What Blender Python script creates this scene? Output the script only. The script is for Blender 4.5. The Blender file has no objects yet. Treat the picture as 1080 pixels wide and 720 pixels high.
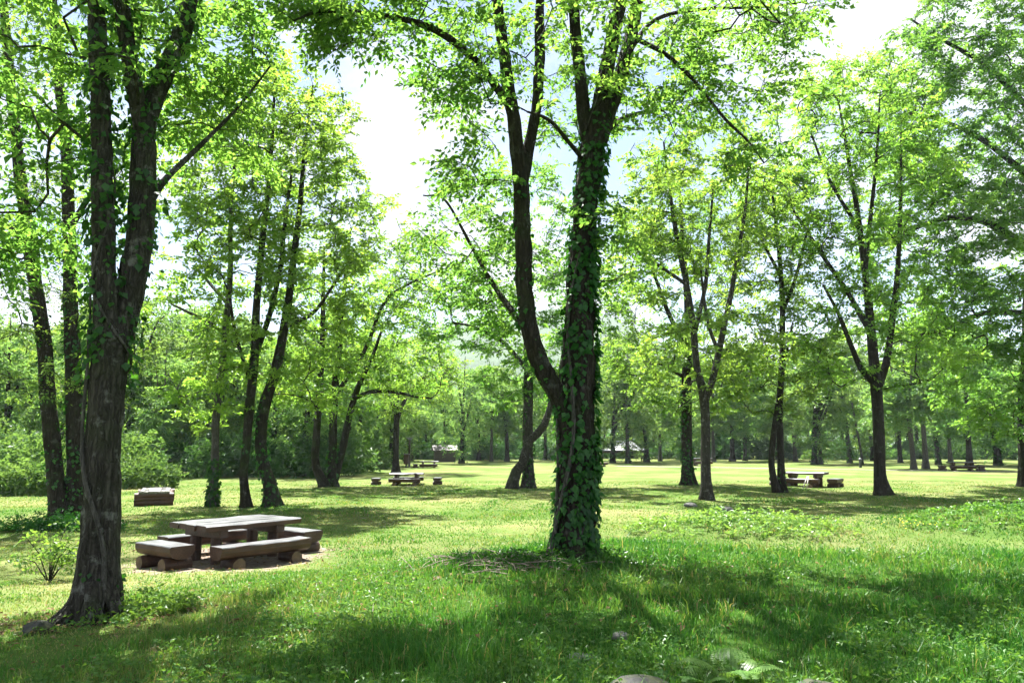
import bpy, math, random
import numpy as np
from mathutils import Vector, Matrix

random.seed(7)
RNG = np.random.default_rng(11)
scene = bpy.context.scene
COL = scene.collection
PI = math.pi
UP = np.array([0.0, 0.0, 1.0])

# ------------------------------------------------------------------ helpers
def norm(a):
    return a / np.maximum(np.linalg.norm(a, axis=-1, keepdims=True), 1e-9)

def link(o, parent=None):
    COL.objects.link(o)
    if parent is not None:
        o.parent = parent
    return o

def tag(o, label=None, cat=None, group=None, kind=None):
    if label: o['label'] = label
    if cat: o['category'] = cat
    if group: o['group'] = group
    if kind: o['kind'] = kind
    return o

def thing(name, loc, label, cat, group=None, rz=0.0):
    o = bpy.data.objects.new(name, None)
    o.empty_display_size = 0.2
    o.location = loc
    o.rotation_euler = (0, 0, rz)
    link(o)
    return tag(o, label, cat, group)

def dup(root, loc, rz, label, group=None, scale=1.0, skip=()):
    r = root.copy(); link(r)
    r.location = loc; r.rotation_euler = (0, 0, rz)
    r.scale = (scale,) * 3 if not isinstance(scale, tuple) else scale
    r['label'] = label
    if group: r['group'] = group
    for ch in root.children:
        if ch.name.split('.')[0] in skip: continue
        c = ch.copy(); link(c, r)
        for gch in ch.children:
            link(gch.copy(), c)
    return r

class Geo:
    """collects vertex / face arrays (faces are Nx3 or Nx4) and makes one mesh"""
    def __init__(s):
        s.V = []; s.F = []; s.M = []; s.T = []; s.n = 0
    def add(s, V, F, mat=0, tint=0.5):
        V = np.asarray(V, float).reshape(-1, 3); F = np.asarray(F, int)
        s.V.append(V); s.F.append(F + s.n)
        s.M.append(np.full(len(F), mat, int) if np.isscalar(mat) else np.asarray(mat, int))
        s.T.append(np.full(len(V), tint, float) if np.isscalar(tint) else np.asarray(tint, float))
        s.n += len(V)
        return s
    def build(s, name, mats, parent=None, smooth=False, origin=None):
        V = np.concatenate(s.V) if s.V else np.zeros((0, 3))
        if origin is not None: V = V - np.asarray(origin, float)
        me = bpy.data.meshes.new(name)
        me.vertices.add(len(V)); me.vertices.foreach_set('co', V.astype(np.float32).ravel())
        idx = np.concatenate([f.ravel() for f in s.F]); tot = np.concatenate([np.full(len(f), f.shape[1]) for f in s.F])
        st = np.concatenate([[0], np.cumsum(tot)[:-1]])
        me.loops.add(len(idx)); me.loops.foreach_set('vertex_index', idx.astype(np.int32))
        me.polygons.add(len(tot)); me.polygons.foreach_set('loop_start', st.astype(np.int32))
        me.polygons.foreach_set('loop_total', tot.astype(np.int32))
        me.polygons.foreach_set('material_index', np.concatenate(s.M).astype(np.int32))
        me.polygons.foreach_set('use_smooth', np.full(len(tot), smooth))
        at = me.attributes.new('tint', 'FLOAT', 'POINT')
        at.data.foreach_set('value', np.concatenate(s.T).astype(np.float32))
        for m in (mats if isinstance(mats, (list, tuple)) else [mats]): me.materials.append(m)
        me.update(calc_edges=True)
        me.validate()
        return link(bpy.data.objects.new(name, me), parent)

def box_geo(g, c, s, rot=None, mat=0, jit=0.0, rng=RNG, bev=0.0):
    """bevelled box: centre c, full size s, rotation matrix rot"""
    sx, sy, sz = [v / 2 for v in s]
    b = min(bev, sx * .45, sy * .45, sz * .45)
    if b <= 0:
        V = np.array([[x, y, z] for z in (-sz, sz) for x, y in ((-sx, -sy), (sx, -sy), (sx, sy), (-sx, sy))])
        F = [[3, 2, 1, 0], [4, 5, 6, 7], [0, 1, 5, 4], [1, 2, 6, 5], [2, 3, 7, 6], [3, 0, 4, 7]]
        if jit: V = V + rng.normal(0, jit, V.shape)
        if rot is not None: V = V @ np.asarray(rot).T
        g.add(V + np.asarray(c), F, mat); return
    def ring(x, y, z):
        return [[-x + b, -y, z], [x - b, -y, z], [x, -y + b, z], [x, y - b, z], [x - b, y, z], [-x + b, y, z], [-x, y - b, z], [-x, -y + b, z]]
    def ins(x, y, z):
        k = .5 * b
        return [[-x + b + k * 0, -y + b * .7, z], [x - b, -y + b * .7, z], [x - b * .7, -y + b, z], [x - b * .7, y - b, z], [x - b, y - b * .7, z], [-x + b, y - b * .7, z], [-x + b * .7, y - b, z], [-x + b * .7, -y + b, z]]
    V = np.array(ins(sx, sy, -sz) + ring(sx, sy, -sz + b) + ring(sx, sy, sz - b) + ins(sx, sy, sz))
    if jit: V = V + rng.normal(0, jit, V.shape)
    Q = []
    for k in range(3):
        for i in range(8):
            j = (i + 1) % 8
            Q.append([k * 8 + i, k * 8 + j, (k + 1) * 8 + j, (k + 1) * 8 + i])
    if rot is not None: V = V @ np.asarray(rot).T
    V = V + np.asarray(c)
    g.add(V, Q, mat)
    g.add(V[24:], [[0, 1, 2, 3], [3, 4, 7, 0], [4, 5, 6, 7]], mat)
    g.add(V[:8], [[3, 2, 1, 0], [0, 7, 4, 3], [7, 6, 5, 4]], mat)

def tube(P, R, k=8, lobes=None, cap=True, wob=0.0, seed=0.0):
    """rings round a polyline with parallel-transported frames -> V, quads, caps"""
    P = np.asarray(P, float); R = np.asarray(R, float); n = len(P)
    T = np.empty_like(P); T[1:-1] = P[2:] - P[:-2]; T[0] = P[1] - P[0]; T[-1] = P[-1] - P[-2]
    T = norm(T)
    a = np.array([1.0, 0, 0]) if abs(T[0][0]) < .8 else np.array([0, 1.0, 0])
    N = np.empty_like(P); v = a - T[0] * a.dot(T[0]); N[0] = v / np.linalg.norm(v)
    for i in range(1, n):
        v = N[i - 1] - T[i] * N[i - 1].dot(T[i]); N[i] = v / (np.linalg.norm(v) + 1e-9)
    B = np.cross(T, N)
    th = np.arange(k) * 2 * PI / k
    rr = np.repeat(R[:, None], k, 1)
    if lobes is not None: rr = rr * lobes(P, th)
    if wob:
        s = np.arange(n)[:, None]
        rr = rr * (1 + wob * (np.sin(3 * th + s * .33 + seed) + .6 * np.sin(5 * th - s * .5 + 2 * seed) + .5 * np.sin(2 * th + s * .9)))
    V = P[:, None, :] + rr[..., None] * (np.cos(th)[None, :, None] * N[:, None, :] + np.sin(th)[None, :, None] * B[:, None, :])
    i = np.arange(n - 1)[:, None] * k; j = np.arange(k)[None]; j2 = (j + 1) % k
    F = np.stack([i + j, i + j2, i + k + j2, i + k + j], -1).reshape(-1, 4)
    V = V.reshape(-1, 3)
    caps = None
    if cap:
        V = np.concatenate([V, P[:1], P[-1:]]); c0, c1 = n * k, n * k + 1
        jj = np.arange(k); jn = (jj + 1) % k
        caps = np.concatenate([np.stack([jn, jj, np.full(k, c0)], -1), np.stack([(n - 1) * k + jj, (n - 1) * k + jn, np.full(k, c1)], -1)])
    return V, F, caps

def add_tube(g, P, R, k=8, mat=0, tint=.5, capmat=None, **kw):
    V, F, caps = tube(P, R, k, **kw)
    n0 = g.n
    g.add(V, F, mat, tint)
    if caps is not None:
        g.F.append(caps + n0); g.M.append(np.full(len(caps), mat if capmat is None else capmat, int))

def catmull(P, R, step):
    P = np.asarray(P, float); R = np.asarray(R, float)
    if len(P) == 2:
        n = max(2, int(np.linalg.norm(P[1] - P[0]) / step) + 1); t = np.linspace(0, 1, n)[:, None]
        return P[0] + (P[1] - P[0]) * t, R[0] + (R[1] - R[0]) * t[:, 0]
    Q = np.concatenate([[2 * P[0] - P[1]], P, [2 * P[-1] - P[-2]]]); out = []; ro = []
    for i in range(1, len(Q) - 2):
        n = max(1, int(np.linalg.norm(Q[i + 1] - Q[i]) / step))
        for t in np.arange(n) / n:
            a, b, c, d = Q[i - 1], Q[i], Q[i + 1], Q[i + 2]
            out.append(.5 * (2 * b + (c - a) * t + (2 * a - 5 * b + 4 * c - d) * t * t + (3 * b - a - 3 * c + d) * t ** 3))
            ro.append(R[i - 1] + (R[i] - R[i - 1]) * t)
    out.append(P[-1]); ro.append(R[-1])
    return np.array(out), np.array(ro)

_TAB = np.random.default_rng(3).random((64, 64))
def vnoise(x, y, scale=1.0, off=0.0):
    x = np.asarray(x, float) * scale + off; y = np.asarray(y, float) * scale + off * 1.7
    i = np.floor(x).astype(int); j = np.floor(y).astype(int); fx = x - i; fy = y - j
    fx = fx * fx * (3 - 2 * fx); fy = fy * fy * (3 - 2 * fy)
    t = lambda a, b: _TAB[a % 64, b % 64]
    return (t(i, j) * (1 - fx) + t(i + 1, j) * fx) * (1 - fy) + (t(i, j + 1) * (1 - fx) + t(i + 1, j + 1) * fx) * fy

def sstep(a, b, x):
    t = np.clip((np.asarray(x, float) - a) / (b - a), 0, 1); return t * t * (3 - 2 * t)

# ------------------------------------------------------------------ camera
EYE = 2.3; FPX = 800.0; HORIZ = 466.0
PITCH = math.atan((HORIZ - 360) / FPX)
cam = bpy.data.cameras.new('camera'); camo = bpy.data.objects.new('camera', cam); link(camo)
cam.sensor_width = 36; cam.lens = 36 * FPX / 1080; cam.clip_start = .05; cam.clip_end = 6000
camo.location = (0, 0, EYE); camo.rotation_euler = (PI / 2 + PITCH, 0, 0)
scene.camera = camo

def ray(px, py):
    u = np.asarray(px, float) - 540; v = 360 - np.asarray(py, float)
    c, s = math.cos(PITCH), math.sin(PITCH)
    return np.stack(np.broadcast_arrays(u, FPX * c - v * s, FPX * s + v * c), -1)

def P(px, py, y):
    d = ray(px, py); y = np.asarray(y, float)
    return np.array([0, 0, EYE]) + d * (y / d[..., 1])[..., None]

def ground(x, y):
    x = np.asarray(x, float); y = np.asarray(y, float)
    wx = sstep(-6.5, -0.5, x)
    edge = 15.5 + 1.1 * np.sin(x * .35 + .6) + .8 * np.sin(x * .9)
    z = .72 * wx * (1 - sstep(edge - 5.5, edge, y))
    z = z + .36 * (1 - wx) * (1 - sstep(6.5, 14.5, y))
    z = z + .34 * np.exp(-(((x - 5.6) / 2.6) ** 2 + ((y - 19.3) / 1.9) ** 2))
    z = z + .62 * np.exp(-(((x - 14.2) / 4.2) ** 2 + ((y - 20.5) / 2.4) ** 2))
    z = z + .10 * np.exp(-(((x - 9) / 2.6) ** 2 + ((y - 23) / 1.6) ** 2))
    near = 1 - sstep(25, 60, y)
    z = z + near * (.07 * (vnoise(x, y, .55, 3.3) - .5) + .05 * (vnoise(x, y, 1.6, 9.1) - .5))
    return z

def G(px, py):
    d = ray(px, py); o = np.array([0, 0, EYE]); t = 0.0; d = d / np.linalg.norm(d)
    for _ in range(4000):
        p = o + d * t
        h = p[2] - float(ground(p[0], p[1]))
        if h < .002: break
        t += max(.004, h * .45)
        if t > 600: break
    return np.array([p[0], p[1], float(ground(p[0], p[1]))])

# ------------------------------------------------------------------ materials
def mat(name):
    m = bpy.data.materials.new(name); m.use_nodes = True
    nt = m.node_tree; nt.nodes.clear()
    return m, nt

class NT:
    def __init__(s, nt): s.nt = nt
    def n(s, typ, ins=None, **kw):
        nd = s.nt.nodes.new(typ)
        for k, v in kw.items(): setattr(nd, k, v)
        for k, v in (ins or {}).items():
            sock = nd.inputs[k]
            if isinstance(v, bpy.types.NodeSocket): s.nt.links.new(v, sock)
            else:
                if isinstance(v, tuple) and len(v) == 3 and sock.type == 'RGBA': v = v + (1,)
                sock.default_value = v
        return nd
    def ramp(s, fac, stops, interp='LINEAR'):
        nd = s.nt.nodes.new('ShaderNodeValToRGB'); cr = nd.color_ramp; cr.interpolation = interp
        while len(cr.elements) < len(stops): cr.elements.new(.5)
        for e, (p, c) in zip(cr.elements, stops):
            e.position = p; e.color = (c, c, c, 1) if np.isscalar(c) else tuple(c) + (1,)
        s.nt.links.new(fac, nd.inputs['Fac']); return nd.outputs['Color']
    def noise(s, vec, scale, detail=3, rough=.55):
        return s.n('ShaderNodeTexNoise', {'Vector': vec, 'Scale': scale, 'Detail': detail, 'Roughness': rough}).outputs['Fac']
    def mapping(s, vec, scale):
        return s.n('ShaderNodeMapping', {'Vector': vec, 'Scale': scale}).outputs['Vector']
    def mix(s, f, a, b, mode='MIX'):
        nd = s.nt.nodes.new('ShaderNodeMix'); nd.data_type = 'RGBA'; nd.blend_type = mode; nd.clamp_factor = True
        for i, v in ((0, f), (6, a), (7, b)):
            if isinstance(v, bpy.types.NodeSocket): s.nt.links.new(v, nd.inputs[i])
            else: nd.inputs[i].default_value = (tuple(v) + (1,)) if i else v
        return nd.outputs[2]
    def math(s, op, a, b=0.0, clamp=False):
        nd = s.nt.nodes.new('ShaderNodeMath'); nd.operation = op; nd.use_clamp = clamp
        for i, v in enumerate((a, b)):
            if isinstance(v, bpy.types.NodeSocket): s.nt.links.new(v, nd.inputs[i])
            else: nd.inputs[i].default_value = v
        return nd.outputs[0]
    def out(s, sh, sock='Surface'):
        o = s.nt.nodes.new('ShaderNodeOutputMaterial'); s.nt.links.new(sh, o.inputs[sock])

def leaf_mat(name, dark, light, trans=(2.0, 1.75, .9), f=.48, gloss=.05, rough=.38, patch=None, pscale=.4):
    m, nt = mat(name); N = NT(nt)
    t = N.n('ShaderNodeAttribute', attribute_name='tint').outputs['Fac']
    oi = N.n('ShaderNodeObjectInfo').outputs['Random']
    col = N.ramp(t, [(0, dark), (1, light)])
    hs = N.n('ShaderNodeHueSaturation', {'Color': col, 'Hue': N.math('ADD', N.math('MULTIPLY', oi, .02), .496), 'Value': N.math('ADD', N.math('MULTIPLY', oi, .22), .95), 'Saturation': 1.0}).outputs[0]
    if patch is not None:
        pos = N.n('ShaderNodeNewGeometry').outputs['Position']
        hs = N.mix(N.ramp(N.noise(pos, pscale, 3), [(.45, 0.0), (.7, 1.0)]), hs, patch)
    tc = N.mix(1.0, hs, trans, 'MULTIPLY')
    d = N.n('ShaderNodeBsdfDiffuse', {'Color': hs}).outputs[0]
    tr = N.n('ShaderNodeBsdfTranslucent', {'Color': tc}).outputs[0]
    mx = N.n('ShaderNodeMixShader', {'Fac': f}); nt.links.new(d, mx.inputs[1]); nt.links.new(tr, mx.inputs[2])
    gl = N.n('ShaderNodeBsdfGlossy', {'Color': (1, 1, 1), 'Roughness': rough}).outputs[0]
    m2 = N.n('ShaderNodeMixShader', {'Fac': gloss}); nt.links.new(mx.outputs[0], m2.inputs[1]); nt.links.new(gl, m2.inputs[2])
    N.out(m2.outputs[0]); return m

def bark_mat(name, dark, light, moss=(.035, .06, .015), mossamt=.4, scale=1.0, lichen=(.15, .155, .135), lich=.3, bump=.9):
    m, nt = mat(name); N = NT(nt)
    oc = N.n('ShaderNodeTexCoord').outputs['Object']
    st = N.mapping(oc, (9 * scale, 9 * scale, 1.3 * scale))
    n1 = N.noise(st, 2.2, 5, .65)
    wv = N.n('ShaderNodeVectorMath', {0: N.mapping(oc, (10 * scale, 10 * scale, 1.1 * scale)), 1: N.n('ShaderNodeTexNoise', {'Vector': oc, 'Scale': 6 * scale, 'Detail': 3}).outputs['Color']}, operation='ADD').outputs[0]
    v = N.n('ShaderNodeTexVoronoi', {'Vector': wv, 'Scale': 1.9, 'Randomness': 1.0}, feature='DISTANCE_TO_EDGE').outputs['Distance']
    cr = N.ramp(v, [(0, 0.0), (.30, 1.0)])
    base = N.ramp(n1, [(.3, dark), (.72, light)])
    base = N.mix(N.math('MULTIPLY', N.math('SUBTRACT', 1.0, cr), .45), base, tuple(c * .4 for c in dark))
    n2 = N.noise(oc, 1.7 * scale, 4, .6)
    base = N.mix(N.ramp(n2, [(.5, 0.0), (.72, mossamt)]), base, moss)
    n3 = N.noise(oc, 5 * scale, 4, .7)
    base = N.mix(N.ramp(n3, [(.56, 0.0), (.68, lich)]), base, lichen)
    h = N.math('ADD', N.math('MULTIPLY', n1, .6), N.math('MULTIPLY', cr, .8))
    b = N.n('ShaderNodeBump', {'Height': h, 'Strength': bump, 'Distance': .03 / scale}).outputs[0]
    p = N.n('ShaderNodeBsdfPrincipled', {'Base Color': base, 'Roughness': .9, 'Normal': b, 'Specular IOR Level': .15})
    N.out(p.outputs[0]); return m

def wood_mat(name, c1, c2, rough=.6, stretch=(2, 22, 22), bump=.3, crack=.7, wear=None):
    m, nt = mat(name); N = NT(nt)
    oc = N.n('ShaderNodeTexCoord').outputs['Object']
    g = N.noise(N.mapping(oc, stretch), 1.6, 5, .6)
    n2 = N.noise(oc, 3.1, 4, .6)
    base = N.mix(N.ramp(n2, [(.35, 0.0), (.7, .55)]), N.ramp(g, [(.3, c1), (.7, c2)]), tuple(c * .5 for c in c1))
    if wear: base = N.mix(N.ramp(N.noise(oc, 2.0, 5, .65), [(.48, 0.0), (.66, .8)]), base, wear)
    base = N.mix(N.ramp(g, [(.3, crack), (.38, 0.0)]), base, tuple(c * .2 for c in c1))
    b = N.n('ShaderNodeBump', {'Height': g, 'Strength': bump, 'Distance': .02}).outputs[0]
    p = N.n('ShaderNodeBsdfPrincipled', {'Base Color': base, 'Roughness': rough, 'Normal': b})
    N.out(p.outputs[0]); return m

def plain_mat(name, c1, c2, scale=4, rough=.8, bump=.3, c3=None, amt=.6):
    m, nt = mat(name); N = NT(nt)
    oc = N.n('ShaderNodeTexCoord').outputs['Object']
    n1 = N.noise(oc, scale, 5, .6)
    base = N.ramp(n1, [(.35, c1), (.68, c2)])
    if c3: base = N.mix(N.ramp(N.noise(oc, scale * .6, 4, .6), [(.42, 0.0), (.58, amt)]), base, c3)
    b = N.n('ShaderNodeBump', {'Height': n1, 'Strength': bump, 'Distance': .03}).outputs[0]
    p = N.n('ShaderNodeBsdfPrincipled', {'Base Color': base, 'Roughness': rough, 'Normal': b})
    N.out(p.outputs[0]); return m
# ------------------------------------------------------------------ trees
def grow(pos, par, rad, can, attr, step, rng, lift=.7, sag=.12):
    n0 = len(pos); cap = n0 + int(len(attr) * 14) + 50
    A = np.zeros((cap, 3)); A[:n0] = pos
    Pn = np.full(cap, -1); Pn[:n0] = par
    C = np.zeros(cap, bool); C[:n0] = can
    fixed = np.zeros(cap); fixed[:n0] = rad
    n = n0; tips = []; chains = []
    base = A[:n0][C[:n0]]
    dmin = np.array([np.min(np.linalg.norm(base - p, axis=1)) for p in attr])
    for p in attr[np.argsort(dmin)]:
        if n > cap - 20: break
        dv = p - A[:n]; dist = np.linalg.norm(dv, axis=1)
        cost = dist + lift * np.maximum(0, -dv[:, 2])
        cost[~C[:n]] = 1e9
        i = int(np.argmin(cost)); L = dist[i]
        if L < .05: continue
        k = min(12, max(1, int(math.ceil(L / step))))
        q = A[Pn[i]] if Pn[i] >= 0 else A[i] - UP
        d0 = norm(A[i] - q)
        ctrl = A[i] + d0 * L * .28 + (p - A[i]) * .25 + UP * L * sag
        ch = [i]; prev = i
        for t in np.arange(1, k + 1) / k:
            b = (1 - t) ** 2 * A[i] + 2 * t * (1 - t) * ctrl + t * t * p
            if t < 1: b = b + rng.normal(0, .06 * step, 3)
            A[n] = b; Pn[n] = prev; C[n] = True; ch.append(n); prev = n; n += 1
        tips.append(prev); chains.append(ch)
    return A[:n], Pn[:n], fixed[:n], chains, tips

def pipe(par, fixed, n0, r0, e=2.35):
    n = len(par); acc = np.zeros(n)
    for i in range(n - 1, n0 - 1, -1):
        if acc[i] == 0: acc[i] = r0 ** e
        p = par[i]
        if p >= n0: acc[p] += acc[i]
    R = acc ** (1 / e); R[:n0] = fixed[:n0]
    return R

def spray_leaves(pos, dirs, L, nleaf, size, rng, droop=.25, jit=.35, aspect=.56, tint=None, fold=.10):
    """leafy twigs: nleaf leaflets alternating along each twig -> V, tris, tints, twig ends"""
    n = len(pos)
    L = np.broadcast_to(L, (n,)) if np.isscalar(L) else L
    d = norm(dirs)
    nr = UP[None] + rng.normal(0, .55, (n, 3)); nr = norm(nr - d * (nr * d).sum(-1, keepdims=True))
    sd = np.cross(d, nr)
    t = np.linspace(.18, 1, nleaf)[None, :, None] + rng.normal(0, .03, (n, nleaf, 1))
    base = pos[:, None] + d[:, None] * L[:, None, None] * t - UP * (droop * L[:, None, None] * t * t)
    sg = np.where(np.arange(nleaf) % 2 == 0, 1.0, -1.0)[None, :, None]
    al = np.full((1, nleaf, 1), math.radians(58)); al[0, -1] = 0.05
    al = al + rng.normal(0, .25, (n, nleaf, 1))
    ld = d[:, None] * np.cos(al) + sd[:, None] * np.sin(al) * sg + rng.normal(0, jit * .6, (n, nleaf, 3))
    ld[..., 2] -= .22; ld = norm(ld)
    ln = nr[:, None] + rng.normal(0, jit * 1.5, (n, nleaf, 3)); ln = norm(ln - ld * (ln * ld).sum(-1, keepdims=True))
    lw = np.cross(ld, ln)
    s = (size * rng.uniform(.65, 1.25, (n, nleaf, 1)))
    a = base; b = base + ld * s
    b[..., 2] -= .1 * s[..., 0]
    m = base + ld * s * .45 + ln * s * fold
    l = m + lw * s * aspect * .5; r = m - lw * s * aspect * .5
    V = np.stack([a, r, b, l], 2).reshape(-1, 3)
    k = np.arange(n * nleaf)[:, None] * 4
    F = np.concatenate([k + [0, 1, 2], k + [0, 2, 3]])
    if tint is None: tint = rng.random(n)
    tv = np.clip(.62 * tint[:, None] + .38 * rng.random((n, nleaf)), 0, 1)
    return V, F, np.repeat(tv.reshape(-1), 4), base[:, -1]

def twig_prisms(a, b, r):
    d = norm(b - a); s = norm(np.cross(d, UP + .01)); u = np.cross(s, d)
    n = len(a); offs = [s, -.5 * s + .87 * u, -.5 * s - .87 * u]
    V = np.stack([a + o * r for o in offs] + [b + o * r * .4 for o in offs], 1).reshape(-1, 3)
    k = np.arange(n)[:, None] * 6
    F = np.concatenate([k + [0, 1, 4, 3], k + [1, 2, 5, 4], k + [2, 0, 3, 5]])
    return V, F

def blob_points(c, r, n, rng, shell=.45):
    v = norm(rng.normal(0, 1, (n, 3))); q = rng.random((n, 1)) ** (1 / 3.0)
    q = shell + (1 - shell) * q if shell else q
    return c + v * q * r

def crown_leaves(pos, par, R, n0, thr, nspray, nleaf, size, L, rng, axis_xy, twigs=True, droop=.25, zmin=None):
    idx = np.where((R < thr) & (np.arange(len(R)) >= n0))[0]
    w = 1 / (R[idx] + thr * .35); w /= w.sum()
    ch = rng.choice(idx, nspray, p=w)
    f = rng.random((nspray, 1)); p = pos[ch] * f + pos[par[ch]] * (1 - f)
    bd = norm(pos[ch] - pos[par[ch]])
    az = rng.random(nspray) * 2 * PI
    h = np.stack([np.cos(az), np.sin(az), rng.normal(.05, .42, nspray)], 1)
    o = p - np.array([axis_xy[0], axis_xy[1], 0]); o[:, 2] = 0; o = norm(o)
    d = norm(h + .45 * bd + .35 * o)
    tint = np.clip(vnoise(p[:, 0] + p[:, 2] * .7, p[:, 1] + p[:, 2] * .4, .9, 4.2) * .75 + rng.random(nspray) * .35 - .05, 0, 1)
    Ls = L * rng.uniform(.55, 1.2, nspray)
    if zmin is not None:
        k = p[:, 2] > zmin
        p, d, tint, Ls = p[k], d[k], tint[k], Ls[k]
    V, F, T, ends = spray_leaves(p, d, Ls, nleaf, size, rng, droop, tint=tint)
    return V, F, T, p, ends

def ivy_leaves(P, R, zlo, zhi, dens, size, rng, side=None, off=(.01, .07), patch=.47):
    """leaves clinging round a stem polyline"""
    P = np.asarray(P); seg = np.linalg.norm(P[1:] - P[:-1], axis=1)
    area = seg * 2 * PI * (R[1:] + R[:-1]) / 2
    ok = (P[1:, 2] > zlo) & (P[1:, 2] < zhi); w = area * ok
    n = int(w.sum() * dens)
    if n < 3: return None
    i = rng.choice(len(seg), n, p=w / w.sum()); t = rng.random(n)[:, None]
    c = P[i] * (1 - t) + P[i + 1] * t; r = R[i] * (1 - t[:, 0]) + R[i + 1] * t[:, 0]
    th = rng.random(n) * 2 * PI
    if side is not None:
        keep = rng.random(n) < .12 + .88 * (.5 + .5 * np.cos(th - side)) ** 1.2
        c, r, th = c[keep], r[keep], th[keep]
    # patchiness
    keep = vnoise(th * 1.3, c[:, 2] * 1.6, 1.0, 8.8) + .35 * vnoise(th * 4, c[:, 2] * 5, 1.0, 2.8) > patch
    c, r, th = c[keep], r[keep], th[keep]; n = len(c)
    o = np.stack([np.cos(th), np.sin(th), np.zeros(n)], 1)
    p = c + o * (r + rng.uniform(off[0], off[1], n))[:, None]
    ld = norm(o * .45 + rng.normal(0, .35, (n, 3)) - UP * .9)
    ln = o + UP * .35 + rng.normal(0, .35, (n, 3)); ln = norm(ln - ld * (ln * ld).sum(-1, keepdims=True))
    lw = np.cross(ld, ln); s = size * rng.uniform(.3, 1.45, (n, 1))
    a = p; m = p + ld * s * .38 + ln * s * .06
    V = np.stack([a, m - lw * s * .42, p + ld * s, m + lw * s * .42], 1).reshape(-1, 3)
    k = np.arange(n)[:, None] * 4
    F = np.concatenate([k + [0, 1, 2], k + [0, 2, 3]])
    return V, F, np.repeat(rng.random(n), 4)

def root_lobes(z0, amp, fl, seed, n=5, ridge=0.0):
    def f(P, th):
        h = np.clip(P[:, 2] - z0, -.3, 50)[:, None]
        e = np.exp(-np.maximum(h, 0) / fl)
        rg = 1.0
        if ridge:
            u = (th / (2 * PI))[None]; hz = P[:, 2][:, None] + 0 * u; tw = .35 * np.sin(hz * .9 + seed)
            rg = 1 + ridge * ((vnoise(u * 32 + tw * 4, hz * 1.1, 1.0, seed) - .5) * 1.2 + (vnoise(u * 64 + tw * 8, hz * 3.2, 1.0, seed + 3) - .5)) + ridge * 1.2 * (vnoise(u * 0 + np.cos(th)[None] * 1.3, hz * 1.3 + np.sin(th)[None] * 1.3, 1.0, seed + 9) - .5)
        return rg * (1 + amp * e) * (1 + .22 * e * np.sin(n * th[None] + seed) + .10 * e * np.sin((n + 3) * th[None] + 2 * seed))
    return f

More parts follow.
